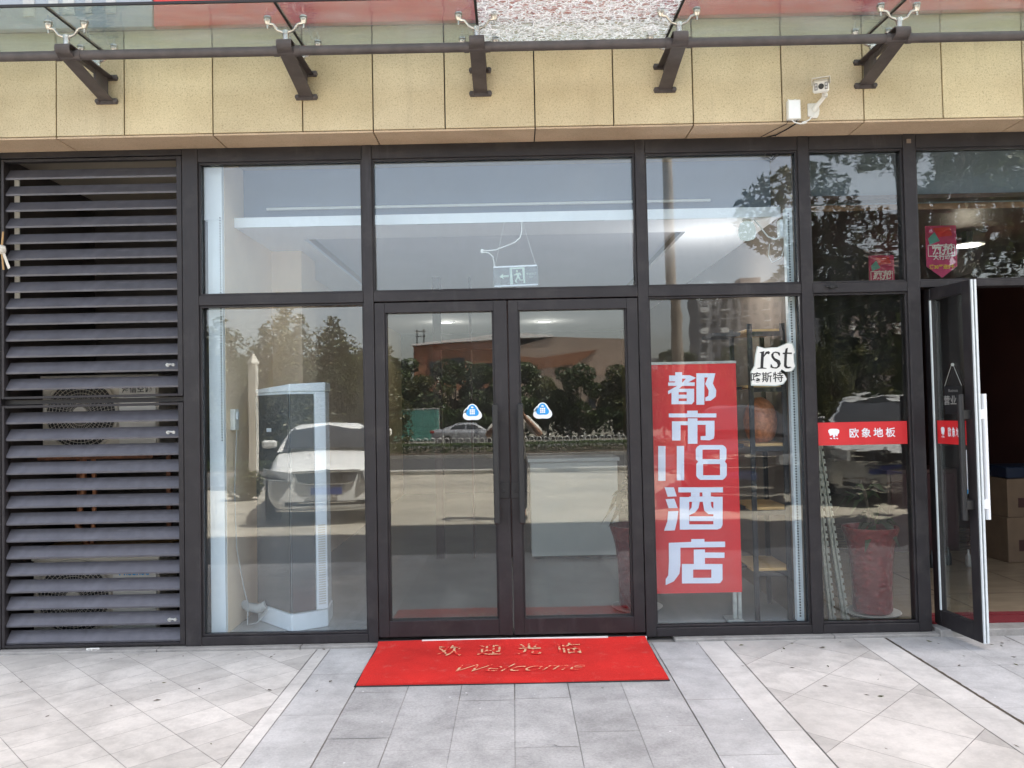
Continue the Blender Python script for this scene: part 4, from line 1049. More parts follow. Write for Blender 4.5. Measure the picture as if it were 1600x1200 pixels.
# ------------------------------------------------------------------ planters
def planter(x, y, z, label, plant_label, leaves, seed, group):
    t = thing('planter', label, 'planter', (x, y, z), 0, group)
    q = MB(); prof = [(.118, .0), (.128, .02), (.128, .16), (.133, .30), (.145, .42), (.162, .50), (.178, .545), (.183, .56), (.183, .578), (.168, .578), (.150, .50), (.02, .49)]
    q.lathe(prof, (0, 0, .025), 48); q.build('pot', 'planter_red', t, smooth=True)
    q = MB(); q.lathe([(.13, 0), (.165, .012), (.182, .026), (.172, .026), (.15, .014), (.02, .012)], (0, 0, 0), 40); q.build('saucer', 'white_plastic', t, smooth=True)
    p = thing('potted_plant', plant_label, 'plant', (x, y, z+.515), 0, group.replace('planters', 'plants'))
    rg = random.Random(seed); s = MB(); l = MB()
    for k in range(5):
        a = rg.uniform(0, 6.28); h = rg.uniform(.12, .42); s.tube([(0, 0, 0), (.02*math.cos(a), .02*math.sin(a), h*.6), (.06*math.cos(a), .06*math.sin(a), h)], .006, 6)
        for m in range(leaves):
            b = rg.uniform(0, 6.28); c = Vector((.06*math.cos(a), .06*math.sin(a), h*rg.uniform(.6, 1.0)))
            d = Vector((math.cos(b), math.sin(b), rg.uniform(-.5, .7))).normalized(); L = rg.uniform(.12, .22); sd_ = d.cross(Vector((0, 0, 1))).normalized()*L*.17
            m1 = c+d*L*.5+Vector((0, 0, .02)); e = c+d*L-Vector((0, 0, L*.35))
            l.add([c, m1-sd_, e, m1+sd_], [(0, 1, 2, 3)])
    s.build('stem', 'bark', p); l.build('leaf', 'leaf_plant', p, recalc=False)
planter(2.435, .262, .051, 'red hammered planter on white saucer behind the window with the strip sign', 'sparse plant growing from the planter behind the strip sign window', 5, 5, 'red planters')
planter(.86, .52, .056, 'red planter half hidden by the right door frame', 'leafy plant drooping behind the right glass door', 7, 8, 'red planters')
# leaning slotted uprights
def upright(x, lean, label):
    t = MB(); y = .13; H_ = 1.30
    for off in (0, .026):
        n = 26
        for k in range(n):
            z = k*H_/n; u = lambda zz: x-lean*zz/H_
            t.prism([(u(z)+off, z), (u(z)+off+.012, z), (u(z+H_/n*.62)+off+.012, z+H_/n*.62), (u(z+H_/n*.62)+off, z+H_/n*.62)], 'y', y, y+.003)
        t.prism([(x+off-.006, 0), (x+off+.002, 0), (x-lean+off+.002, H_), (x-lean+off-.006, H_)], 'y', y+.0035, y+.030)
    t.prism([(x-.002, 0), (x+.022, 0), (x-lean+.022, H_), (x-lean-.002, H_)], 'y', y+.031, y+.034)
    o = t.build('slotted_upright', 'galvanised'); o.location = (0, 0, .051)
    tag(o, label, 'shelf upright', 'slotted uprights leaning in the window')
upright(2.095, .095, 'slotted metal upright leaning nearest the dividing wall')
upright(2.185, .160, 'slotted metal upright leaning nearer the red planter')

# ------------------------------------------------------------------ right shop things
def pennant(x, y, z, wd, ht, label, sgn=1):
    t = thing('pennant', label, 'pennant', (x, y, z), R(0), 'printed pennants hanging in the shop')
    q = MB(); q.prism([(-wd/2, 0), (wd/2, 0), (wd/2, -ht*.78), (0, -ht), (-wd/2, -ht*.78)], 'y', -.001, .001); q.build('cloth', 'pink_print', t)
    q = MB(); k = wd/.24; f = -.0022
    q.add([(x_*k, f, z_*k) for x_, z_ in ((-.06, -.02), (.07, -.01), (.09, -.08), (-.02, -.09))], [(0, 1, 2, 3)], 0)
    q.add([(x_*k, f, z_*k) for x_, z_ in ((-.10, -.10), (-.05, -.05), (-.01, -.12), (-.09, -.15))], [(0, 1, 2, 3)], 1)
    for a, b, c, d in ((-.105, -.150, .105, -.156), (-.105, -.235, -.04, -.241), (.06, -.235, .105, -.241), (-.105, -.150, -.100, -.240), (.100, -.150, .105, -.240)):
        q.quad((a*k, f-.0004, b*k), (c*k, f-.0004, b*k), (c*k, f-.0004, d*k), (a*k, f-.0004, d*k), 2)
    lettering(q, '疯抢', .088*k, lambda a, b: (a, f-.0008, (-.193)*k+b), 2, offset=.002, shear=.25); lettering(q, '大行动', .045*k, lambda a, b: (a, f-.0008, -.250*k+b), 2, offset=.001)
    lettering(q, '满30平送5千', .036*k, lambda a, b: (a, f-.0008, -.325*k+b), 3, offset=.001)
    q.build('print', ['sign_red', 'teal_ink', 'ink_white', 'yellow_ink'], t, recalc=False)
    q = MB(); q.tube([(0, 0, 0), (0, 0, .08)], .001, 4); q.build('string', 'cable_white', t)
pennant(3.285, .80, 2.84, .235, .40, 'pink pennant with white and yellow characters in the pane above open door')
pennant(3.50, 2.25, 2.885, .24, .36, 'pink pennant half hidden behind the mullion left of the other pennant')
q = MB(); q.box(2.72, 5.0, .02, .185, .0455, .052); q.box(2.72, 5.0, .19, .26, .0505, .056); tag(q.build('runner_carpet', 'carpet_red'), 'dark red carpet strip just inside the open door', 'carpet')
def carton(x, y, z, a, b, c, label, m='cardboard'):
    t = thing('carton', label, 'box', (x, y, z), R(4))
    q = MB(); q.box(-a/2, a/2, 0, b, 0, c); q.build('box', m, t, bevel=.004)
    q = MB(); q.box(-.025, .025, -.001, b, c+.0002, c+.0012); q.box(-.025, .025, -.0015, -.0005, c*.7, c+.0002); q.build('tape', 'wood_stick', t)
    q = MB(); q.box(-a*.3, a*.3, -.0015, -.0005, c*.25, c*.5); q.box(a*.1, a*.36, -.0016, -.0006, c*.58, c*.66); q.build('print', 'dark_brown', t)
carton(4.62, 1.9, .051, .50, .40, .40, 'cardboard carton on the shop floor, bottom of the stack')
carton(4.62, 1.9, .453, .48, .40, .34, 'cardboard carton on top of the bottom one inside the shop')
q = MB(); q.box(4.38, 4.86, 1.88, 2.30, .797, .90); tag(q.build('crate', 'blue_plastic', bevel=.01), 'blue plastic crate on top of the carton stack', 'crate')
CT = thing('cabinet', 'dark low cabinet inside the shop beside the cartons', 'cabinet', (4.1, 2.5, .051))
q = MB(); q.box(-.5, .18, 0, .5, 0, .79); q.build('carcass', 'dark_brown', CT, bevel=.004)
for x in (-.32, 0):
    q = MB(); q.box(x-.15, x+.15, -.018, -.002, .05, .75); q.build('door', 'maroon', CT, bevel=.003)
for k in range(5):
    q = MB(); q.lathe([(.022, 0), (.024, .01), (.024, .09), (.010, .12), (.009, .15)], (3.62+k*.10+.02*(k % 2), 1.75+.05*(k % 3), .052), 14)
    tag(q.build('bottle', 'galvanised' if k % 2 else 'black_plastic', smooth=True), 'small bottle on the floor before the dark cabinet', 'bottle', 'bottles on the shop floor')
CO = thing('reception_counter', 'white reception counter inside, behind the right glass door', 'counter', (.57, 2.45, .056))
q = MB(); q.box(-.42, .42, 0, .5, .03, .93); q.build('front', 'white_paint', CO, bevel=.005)
q = MB(); q.box(-.44, .44, -.02, .52, .932, .965); q.build('counter_top', 'white_gloss', CO, bevel=.004)
q = MB(); q.box(-.40, .40, .03, .48, 0, .03); q.build('plinth', 'black_plastic', CO)

# litter blown against the sill and scattered over the slabs
q = MB(); rg = random.Random(33)
for k in range(90):
    x, y = rg.uniform(-3.2, 3.2), rg.choice((rg.uniform(-2.3, -.12), rg.uniform(-.3, -.11), rg.uniform(-1.2, -.2)))
    if -.93 < x < .86 and y > -.86: continue
    a = rg.uniform(0, 6.3); L = rg.uniform(.006, .022); W_ = L*rg.uniform(.2, .45); c_, s_ = math.cos(a), math.sin(a)
    P = lambda u, v: (x+u*c_-v*s_, y+u*s_+v*c_, .0016+.004*rg.random())
    q.quad(P(-L, 0), P(0, -W_), P(L, 0), P(0, W_), rg.choice((0, 0, 0, 1)))
tag(q.build('fallen_leaves', ['bark', 'leaf_olive'], recalc=False), 'tiny dry leaves and crumbs scattered over the paving', 'litter', kind='stuff')
q = MB(); rg = random.Random(5)
for k in range(5): q.tube([(-2.74+rg.uniform(-.04, .04), -.075+rg.uniform(-.02, .02), .012+rg.random()*.01) for _ in range(4)], .004, 5)
tag(q.build('paper_scrap', 'white_plastic'), 'crumpled white paper scrap at the foot of the louvred doors', 'litter')

# ================================================================== ACROSS THE STREET (seen in the glass)
def leaf_cloud(rg, blobs, n, size):
    """small leaf quads scattered through overlapping clumps"""
    l = MB(); tot = sum(b[3]**2 for b in blobs)
    for (cx, cy, cz, r, sq) in blobs:
        for k in range(int(n*r*r/tot)):
            while True:
                p = Vector((rg.uniform(-1, 1), rg.uniform(-1, 1), rg.uniform(-1, 1)))
                if .25 < p.length < 1: break
            p = p.normalized()*(p.length**.5)
            c = Vector((cx+p.x*r, cy+p.y*r, cz+p.z*r*sq))
            a = Vector((rg.gauss(0, 1), rg.gauss(0, 1), rg.gauss(0, .7))).normalized(); b = a.cross(Vector((rg.gauss(0, 1), rg.gauss(0, 1), rg.gauss(0, 1)))).normalized()
            s = size*rg.uniform(.6, 1.3)
            l.add([c-a*s, c-b*s*.45, c+a*s, c+b*s*.45], [(0, 1, 2, 3)])
    return l
def make_tree(seed, h, rad, n, leaf, mat, label, conic=False, lean=0, trunk=.45, nb=12):
    rg = random.Random(seed)
    t = thing('tree', label, 'tree')
    q = MB(); th_ = h*trunk; top = Vector((lean, 0, th_))
    q.tube([(0, 0, 0), (lean*.3, .02, th_*.35), (lean*.7, -.03, th_*.7), tuple(top), (lean*1.2, .05, h*.8)], [h*.028, h*.022, h*.019, h*.016, h*.005], 9)
    blobs = []
    for k in range(nb):
        a = rg.uniform(0, 6.28); f = k/(nb-1)
        zz = th_*.85+(h-th_*.85)*f
        rr = rad*(1.05-.85*f if conic else (.55+.6*math.sin(math.pi*min(1, f*.85+.12))))*rg.uniform(.35, .75)
        br = rad*(1-f*.75 if conic else .62)*rg.uniform(.45, .8)
        c = Vector((lean+rr*math.cos(a), rr*math.sin(a), zz))
        blobs.append((c.x, c.y, min(c.z, h-br*.5), br, .8))
        st = Vector((lean, 0, th_*rg.uniform(.6, 1.0)))
        q.tube([tuple(st), tuple((st+c)/2+Vector((0, 0, .1))), tuple(c)], [h*.010, h*.007, h*.003], 6)
    q.build('trunk', 'bark', t, smooth=True)
    leaf_cloud(rg, blobs, n, leaf).build('crown', mat, t, recalc=False)
    return t
TG = 'trees beyond the far road'
protoA = make_tree(1, 7.0, 2.9, 4200, .22, 'leaf_dark', 'dense dark green tree beyond the far road, reflected in the glass', trunk=.22)
protoB = make_tree(2, 6.4, 2.6, 3800, .20, 'leaf_olive', 'olive green tree beyond the far road, reflected in the glass', trunk=.22)
protoC = make_tree(3, 8.8, 2.3, 9000, .125, 'leaf_olive', 'tall conical tree on the median, reflected in the left window', conic=True, trunk=.14, nb=34)
rg = random.Random(77); first = {}
def put(proto, x, y, z, s, rz, label, group):
    o = proto if proto.name not in first else copy_tree(proto)
    first[proto.name] = 1
    o.location = (x, y, z); o.scale = (s, s, s*rg.uniform(.94, 1.06)); o.rotation_euler = (0, 0, rz)
    tag(o, label, 'tree', group); return o
x = -34
while x < 62:
    pr = protoA if rg.random() < .65 else protoB
    k = .80 if -7 < x < 12 else (1.0 if x < 0 else .98)
    put(pr, x, -56+rg.uniform(-3, 2), -.86, k*rg.uniform(.9, 1.05), rg.uniform(0, 6), ('dense dark' if pr is protoA else 'olive')+' green tree beyond the far road, reflected in the glass', TG)
    x += rg.uniform(2.0, 3.0)
for x, y, s in ((-16.5, -37.5, .84), (-15.2, -36.6, .90), (-13.9, -38.2, .88), (-12.6, -37.4, .93), (-11.4, -36.2, .88), (-10.2, -37.8, .95), (-9.1, -36.6, .86), (-8.0, -38.0, .80), (-7.0, -37.0, .72), (-18.0, -36.4, .9), (-19.4, -37.8, .86)):
    put(protoC, x, y, -.70, s, rg.uniform(0, 6), 'tall conical tree on the median, reflected in the left window', 'conical trees on the median')
for x, y, s in ((9.3, -37.5, .52), (10.9, -36.8, .48), (12.8, -37.2, .60), (14.8, -37.0, .64), (17.0, -36.8, .70)):
    put(protoC, x, y, -.70, s, rg.uniform(0, 6), 'slim young conifer on the median, reflected right of the doors', 'young conifers on the median')
NT = make_tree(9, 9.0, 3.4, 15000, .11, 'leaf_dark', 'big leafy tree on the plaza, reflected in the right hand panes', lean=.5, trunk=.36)
NT.location = (9.4, -13.4, 0); NT.scale = (1.22, 1.22, 1.15)
NT2 = make_tree(14, 8.6, 3.3, 13000, .11, 'leaf_dark', 'darker leafy tree on the plaza farther right, reflected in the pane over the open door', lean=-.4, trunk=.42)
NT2.location = (16.0, -14.6, 0); NT2.scale = (1.2, 1.2, 1.15)
# shrubs on the plaza at the left
for i, (x, y, r, lab) in enumerate(((-6.4, -9.0, .62, 'largest round shrub on the plaza left of the white car'), (-5.4, -10.6, .45, 'smaller shrub on the plaza behind the largest one'), (-7.6, -10.4, .55, 'shrub farthest left on the plaza'))):
    t = thing('shrub', lab, 'shrub', (x, y, 0)); rr = random.Random(40+i)
    leaf_cloud(rr, [(rr.uniform(-.3, .3)*r, rr.uniform(-.3, .3)*r, r*rr.uniform(.45, .9), r*rr.uniform(.5, .8), .8) for _ in range(5)], 1500, .05).build('foliage', 'leaf_olive', t, recalc=False)
    s = MB()
    for k in range(5): s.tube([(0, 0, 0), (rr.uniform(-.3, .3)*r, rr.uniform(-.3, .3)*r, r*.8)], .012, 5)
    s.build('stem', 'bark', t)
# clipped hedge on the median
hb = MB(); rg2 = random.Random(8)
for k in range(26000):
    x = rg2.uniform(-34, 34); y = -34.6+rg2.uniform(-.6, .6); z = -.66+rg2.uniform(.05, 1)*.42 if rg2.random() < .5 else -.66+.42+rg2.uniform(-.04, .03)
    if abs(y+34.6) < .5 and z < -.30: y = -34.6+math.copysign(.55, rg2.random()-.5)+rg2.uniform(-.06, .06)
    a = Vector((rg2.gauss(0, 1), rg2.gauss(0, 1), rg2.gauss(0, 1))).normalized()*.07; b = a.cross(Vector((rg2.gauss(0, 1), rg2.gauss(0, 1), 1))).normalized()*.035
    c = Vector((x, y, z)); hb.add([c-a, c-b, c+a, c+b], [(0, 1, 2, 3)])
HD = thing('hedge', 'low clipped hedge along the median, reflected in the doors', 'hedge', (0, 0, 0))
hb.build('foliage', 'leaf_hedge', HD, recalc=False)
q = MB()
for k in range(60): q.tube([(-33.5+k*1.13, -34.6, -.66), (-33.5+k*1.13+.05, -34.6, -.35)], .015, 5)
q.build('stem', 'bark', HD)

# white road railing with arched hoops
RG = thing('railing', 'white metal road railing with arched hoops, reflected in the doors', 'railing', (0, -40.2, -.86))
q = MB(); r2 = MB(); r3 = MB()
for k in range(-9, 14):
    x = k*2.0
    q.box(x-.04, x+.04, -.04, .04, 0, .80); q.lathe([(.05, 0), (.03, .05), (.01, .07)], (x, 0, .80), 8)
    for j in range(5):
        xc = x+.2+j*.4; pts = [(xc-.13, 0, .08)]
        for m in range(7): pts.append((xc-.13*math.cos(math.pi*m/6), 0, .58+.13*math.sin(math.pi*m/6)))
        pts.append((xc+.13, 0, .08)); r2.tube(pts, .028, 5)
    r3.box(x+.04, x+1.96, -.02, .02, .42, .46); r3.box(x+.04, x+1.96, -.02, .02, .07, .11)
q.build('post', 'rail_white', RG); r2.build('hoop', 'rail_white', RG); r3.build('rail', 'rail_white', RG)

# belt of shrubs along the foot of the trees
hb = MB(); rg2 = random.Random(18)
for k in range(30000):
    x = rg2.uniform(-45, 60); y = -55+rg2.uniform(-1.6, 1.4); z = -.86+(2.6+.7*math.sin(x*.7)+.4*math.sin(x*1.9+1))*math.sqrt(rg2.random())
    a = Vector((rg2.gauss(0, 1), rg2.gauss(0, 1), rg2.gauss(0, 1))).normalized()*.20; b = a.cross(Vector((rg2.gauss(0, 1), rg2.gauss(0, 1), 1))).normalized()*.10
    c = Vector((x, y, z)); hb.add([c-a, c-b, c+a, c+b], [(0, 1, 2, 3)])
tag(hb.build('shrub_belt', 'leaf_dark', recalc=False), 'dark belt of shrubs under the trees beyond the far road', 'shrubs', kind='stuff')

# teal site hoarding
HO = thing('hoarding', 'teal metal site hoarding beyond the far road, reflected in left door', 'hoarding', (-7.2, -53, -.86))
q = MB()
for k in range(5): 
    q.box(k*1.2-4.2, k*1.2-3.02, -.03, 0, .1, 2.35)
    for m in range(6): q.box(k*1.2-4.15+m*.19, k*1.2-4.10+m*.19, 0, .02, .1, 2.35)
q.build('panel', 'hoarding_teal', HO)
q = MB()
for k in range(6): q.box(k*1.2-4.25, k*1.2-4.18, -.10, -.035, 0, 2.45)
q.box(-4.2, 1.8, -.06, .03, 2.36, 2.44); q.build('frame', 'rail_white', HO)
HO2 = copy_tree(HO); HO2.location = (-23, -47.5, -.86); HO2.scale = (2.2, 1, 1.1)
tag(HO2, 'longer teal site hoarding, reflected above the white car', 'hoarding')
# concrete pole, white gate post
q = MB(); q.tube([(3.62, -12.4, 0), (3.60, -12.4, 5), (3.58, -12.4, 10)], [.13, .115, .10], 18)
LP = thing('street_pole', 'tan concrete street pole, reflected in the windows right of the doors', 'pole', (3.6, -12.4, 0))
o = q.build('shaft', 'pole_concrete', LP, smooth=True); o.data.transform(Matrix.Translation((-3.6, 12.4, 0)))
q = MB(); q.box(-.22, .22, -.22, .22, 0, .12); q.tube([(0, 0, 9.9), (0, -.8, 10.2), (0, -1.8, 10.3)], .05, 8); q.build('base', 'pole_concrete', LP, bevel=.02)
GP = thing('gate_post', 'slim white post with pointed cap, reflected in the left window', 'post', (-6.0, -13.0, 0))
q = MB(); q.box(-.09, .09, -.09, .09, .1, 2.9); q.build('shaft', 'gate_post_white', GP, bevel=.01)
q = MB(); q.lathe([(.14, 2.9), (.14, 2.93), (.01, 3.15)], (0, 0, 0), 4); q.build('cap', 'gate_post_white', GP)
q = MB(); q.box(-.18, .18, -.18, .18, 0, .1); q.build('base', 'kerb_stone', GP)

# ---- far buildings
MU = thing('museum', 'low brown angular public building with slanted roof, reflected in the doors', 'building', (0, -150, -.86))
def slab(poly, y0, y1, mat, name, par, bev=0): return MB().prism(poly, 'y', y0, y1).build(name, mat, par, bevel=bev)
slab([(-19.2, 0), (-1, 0), (-1, 15.6), (-19.2, 14.6)], -20, 0, 'museum_brown', 'wall', MU)
slab([(-1, 0), (24, 0), (24.5, 9), (22.0, 15.2), (8, 15.9), (-1, 13.8)], -20, .4, 'museum_pale', 'wall', MU)
slab([(-1, 8.2), (5, 9.8), (12, 10.4), (16.5, 13.2), (5, 11.8), (-1, 12.6)], .41, .8, 'museum_brown', 'canted_panel', MU)
slab([(-19.6, 14.7), (-1, 15.7), (8, 15.9), (8, 16.2), (-1, 17.0), (-8, 16.0), (-19.6, 15.0)], -20.5, .8, 'roof_white', 'roof', MU)
slab([(-19, 0), (24.6, 0), (26, 6.4), (12, 8.6), (-2, 6.2), (-19, 5.2)], .6, 6, 'museum_pale', 'podium', MU)
for x0, x1, z0, z1 in ((-16, -13.6, 8.0, 11.6), (-11.8, -9.2, 10.0, 12.2), (-5.8, -1.6, 8.4, 11.0), (14, 15.4, 2, 6.6), (16.5, 20.5, 2, 5.2)):
    q = MB(); q.box(x0, x1, .02 if z1 > 7 else 6.02, .35 if z1 > 7 else 6.2, z0, z1); q.build('window', 'window_dark', MU)
q = MB()
for x in (-18.6, -17.2): q.tube([(x, -1, 15), (x, -1, 18)], .12, 6)
q.tube([(-18.9, -1, 16.6), (-16.9, -1, 16.6)], .1, 6); q.tube([(-18.9, -1, 17.6), (-16.9, -1, 17.6)], .1, 6); q.build('roof_antenna', 'black_steel', MU)
RH = thing('red_roofed_hall', 'low pale hall with red roof, reflected at left edge of the left door', 'building', (-27, -128, -.86))
slab([(-12, 0), (9, 0), (9, 6.8), (-12, 8.0)], -14, 0, 'museum_pale', 'wall', RH); slab([(-13, 8.0), (9.5, 6.9), (3, 9.2), (-9, 11.4)], -14, .6, 'roof_red', 'roof', RH)
q = MB()
for k in range(6): q.box(-11+k*3.2, -9+k*3.2, .02, .1, 2, 5)
q.build('window', 'window_dark', RH)
def tower(x, y, wd, ht, mat, lab):
    t = thing('apartment_tower', lab, 'building', (x, y, -.86))
    MB().box(-wd/2, wd/2, -12, 0, 0, ht).build('wall', mat, t)
    q = MB(); nx = int(wd/2.4); nz = int(ht/3)
    for i in range(nx):
        for j in range(nz): q.box(-wd/2+.7+i*wd/nx, -wd/2+.7+i*wd/nx+1.3, .02, .1, 1+j*3, 2.6+j*3)
    o = q.build('window', 'window_dark', t); o['kind'] = 'stuff'
    q = MB()
    for i in range(0, nx, 2):
        for j in range(nz): q.box(-wd/2+.4+i*wd/nx, -wd/2+2.4+i*wd/nx, .1, 1.0, .6+j*3, .9+j*3)
    o = q.build('balcony', 'roof_white', t); o['kind'] = 'stuff'
    q = MB(); q.box(-wd/4, wd/4, -8, -3, ht, ht+2.4); q.build('roof_house', mat, t)
tower(54, -205, 11, 31.5, 'tower_grey', 'narrow grey apartment tower, leftmost of the far towers reflected')
tower(66, -208, 11, 35, 'tower_pink', 'pinkish apartment tower, second from left of the far towers reflected')
tower(80, -212, 13, 38, 'tower_grey', 'wide grey apartment tower, third from left of the far towers reflected')
tower(97, -206, 14, 40, 'tower_pink', 'tallest pinkish apartment tower, farthest right of those reflected')
hp = MB(); rgh = random.Random(6); pv = []
for k in range(61):
    x = -900+k*30; pv.append((x, 18+34*abs(math.sin(x*.0042+.6))+rgh.uniform(0, 9)))
hp.prism([(-900, -1)]+pv+[(900, -1)], 'y', -1180, -900); structure(hp.build('hills', 'tower_grey'))

# ================================================================== CARS
def make_car(label, paint, L=4.65, W=1.80, Hh=1.46, suv=False):
    t = thing('parked_car', label, 'car'); hw = W/2
    belt = 1.06 if not suv else 1.12; gc = .20 if not suv else .26
    st = [(L/2+.03, .27, .74, .82), (L/2-.03, .22, .80, .91), (L/2-.30, gc+.02, .86, .95), (L/2-.75, gc, .95, .985), (L/2-1.25, gc, belt-.03, 1.0), (L/2-2.2, gc, belt, 1.0), (-L/2+1.1, gc, belt+.02, 1.0), (-L/2+.45, gc+.02, belt+.03, .97), (-L/2+.10, .34, belt-.02, .90), (-L/2, .48, belt-.18, .78)]
    vs = []; npt = 13
    for (y, zb, zt, k) in st:
        w_ = hw*k; m = (zb+zt)/2+.02
        half = [(0, zb), (w_*.80, zb), (w_*.97, zb+(zt-zb)*.18), (w_, m), (w_*.975, zt-(zt-zb)*.18), (w_*.86, zt-.015), (0, zt+.035)]
        ring = [(x, z) for x, z in half]+[(-x, z) for x, z in half[-2:0:-1]]
        vs += [(x, y, z) for x, z in ring]
    n = 12; fs = []
    for i in range(len(st)-1):
        for j in range(n): fs.append((i*n+j, i*n+(j+1) % n, (i+1)*n+(j+1) % n, (i+1)*n+j))
    fs += [tuple(range(n-1, -1, -1)), tuple(range((len(st)-1)*n, len(st)*n))]
    q = MB(); q.add(vs, fs); body = q.build('body', paint, t, smooth=True)
    cre = body.data.attributes.new('crease_edge', 'FLOAT', 'EDGE')
    for ed in body.data.edges:
        a_, b_ = ed.vertices
        if a_ % 12 == b_ % 12 and a_ % 12 in (1, 5, 7, 11): cre.data[ed.index].value = .75
        elif a_//12 == b_//12 and a_//12 in (0, len(st)-1): cre.data[ed.index].value = .45
    sub = body.modifiers.new('round', 'SUBSURF'); sub.levels = 2; sub.render_levels = 2
    # cabin
    yb, yr0, yr1, ye = L/2-1.28, L/2-1.95, -L/2+1.55, -L/2+.62
    if suv: yr1, ye = -L/2+.75, -L/2+.30
    cst = [(yb, belt-.05, belt-.03, .80), (yb-.34, belt-.05, belt+(Hh-belt)*.55, .755), (yr0, belt-.05, Hh-.03, .68), (yr0-.5, belt-.05, Hh, .665), (yr1, belt-.05, Hh-.05, .65), ((yr1+ye)/2, belt-.05, belt+(Hh-belt)*.55, .70), (ye, belt-.05, belt-.02, .74)]
    vs = []
    for (y, zb, zt, k) in cst:
        w1, w2 = hw*.90, hw*k if zt > belt else hw*.88
        zt = max(zt, zb+.01)
        half = [(w1, zb), ((w1*.5+w2*.5), zb+(zt-zb)*.55), (w2, zt-.05*(zt > belt+.1)), (w2*.82, zt), (0, zt+.025)]
        ring = half+[(-x, z) for x, z in half[-2::-1]]
        vs += [(x, y, z) for x, z in ring]
    n = 9; fs = []
    for i in range(len(cst)-1):
        for j in range(n-1): fs.append((i*n+j, i*n+j+1, (i+1)*n+j+1, (i+1)*n+j))
    q = MB(); q.add(vs, fs); q.build('cabin', paint, t, smooth=True)
    def P(y, z):     # cabin half width at a height
        for a, b in zip(cst, cst[1:]):
            if b[0] <= y <= a[0]:
                f = (a[0]-y)/(a[0]-b[0]); zb, zt, k = [a[i]+(b[i]-a[i])*f for i in (1, 2, 3)]; break
        w1, w2 = hw*.90, hw*k; wm_ = (w1+w2)/2; zm = zb+(zt-zb)*.55
        return w1+(wm_-w1)*(z-zb)/max(.05, zm-zb) if z < zm else wm_+(w2-wm_)*min(1.1, (z-zm)/max(.05, zt-.05-zm))
    # windscreen and rear window
    e = .012
    def screen(a, b, z0, z1, s0, s1, name):
        q = MB(); q.quad((-s0, a[0]+e*a[2], z0), (s0, a[0]+e*a[2], z0), (s1, b[0]+e*a[2], z1), (-s1, b[0]+e*a[2], z1)); o = q.build(name, 'car_glass', t); m = o.modifiers.new('thick', 'SOLIDIFY'); m.thickness = .006
    ws = MB(); k0, k1, k2 = cst[0], cst[1], cst[2]
    def wp(c, f, up_=.03): return (f*hw*(c[3]-.03), c[0]+.018, c[2]+up_)
    ws.add([wp(k0, -1.0, .045), wp(k0, 0, .062), wp(k0, 1.0, .045), wp(k1, .97, .02), wp(k1, 0, .052), wp(k1, -.97, .02), wp(k2, -.96, -.03), wp(k2, 0, .015), wp(k2, .96, -.03)], [(0, 1, 4, 5), (1, 2, 3, 4), (5, 4, 7, 6), (4, 3, 8, 7)])
    o = ws.build('windscreen', 'car_glass', t, smooth=True)
    k0, k1, k2 = cst[-1], cst[-2], cst[-3]
    def wq(c, f, up_=.03): return (f*hw*(c[3]-.03), c[0]-.018, c[2]+up_)
    ws = MB(); ws.add([wq(k0, -1, .05), wq(k0, 0, .06), wq(k0, 1, .05), wq(k1, .97, .02), wq(k1, 0, .05), wq(k1, -.97, .02), wq(k2, -.96, -.03), wq(k2, 0, .015), wq(k2, .96, -.03)], [(0, 1, 4, 5), (1, 2, 3, 4), (5, 4, 7, 6), (4, 3, 8, 7)])
    ws.build('rear_window', 'car_glass', t, smooth=True)
    for s in (-1, 1):
        zt = Hh-.11; z0 = belt+.025
        segs = [[(yb-.30, z0), (yr0-.02, zt), (yr0-.55, zt+.02), (yr0-.55, z0)], [(yr0-.62, z0), (yr0-.62, zt+.02), (yr1-.02, zt-.02), (yr1-.40 if not suv else yr1, z0)]]
        for sg in segs:
            q = MB(); (ya, za), (yb_, zb_), (yc, zc), (yd, zd) = sg; gp = []
            for i in range(7):
                f = i/6
                for j in range(7):
                    h = j/6; y = (ya+(yb_-ya)*f)*(1-h)+(yd+(yc-yd)*f)*h; z = (za+(zb_-za)*f)*(1-h)+(zd+(zc-zd)*f)*h
                    gp.append((s*(P(y, z)+.022), y, z))
            q.add(gp, [(i*7+j, i*7+j+1, i*7+j+8, i*7+j+7) for i in range(6) for j in range(6)]); q.build('side_window', 'car_glass', t, smooth=True)
        # mirror
        q = MB(); q.box(min(s*(hw*.93), s*(hw+.17)), max(s*(hw*.93), s*(hw+.17)), yb-.55, yb-.43, belt+.02, belt+.15); m = q.build('wing_mirror', paint, t, bevel=.03)
        # lights
        q = MB(); fy = L/2+.055
        q.add([(s*.47, fy-.02, .765), (s*.78, fy-.10, .81), (s*.86, fy-.34, .83), (s*.85, fy-.22, .70), (s*.74, fy-.05, .66), (s*.49, fy+.01, .645)], [(0, 1, 2, 3, 4, 5)]); hl = q.build('headlight', 'lamp_lens', t)
        sm = hl.modifiers.new('thick', 'SOLIDIFY'); sm.thickness = .14; sm.offset = 0
        q = MB(); q.box(min(s*.55, s*.80), max(s*.55, s*.80), -fy-.01, -fy+.22, belt-.22, belt-.06); q.build('tail_light', 'tail_red', t, bevel=.02)
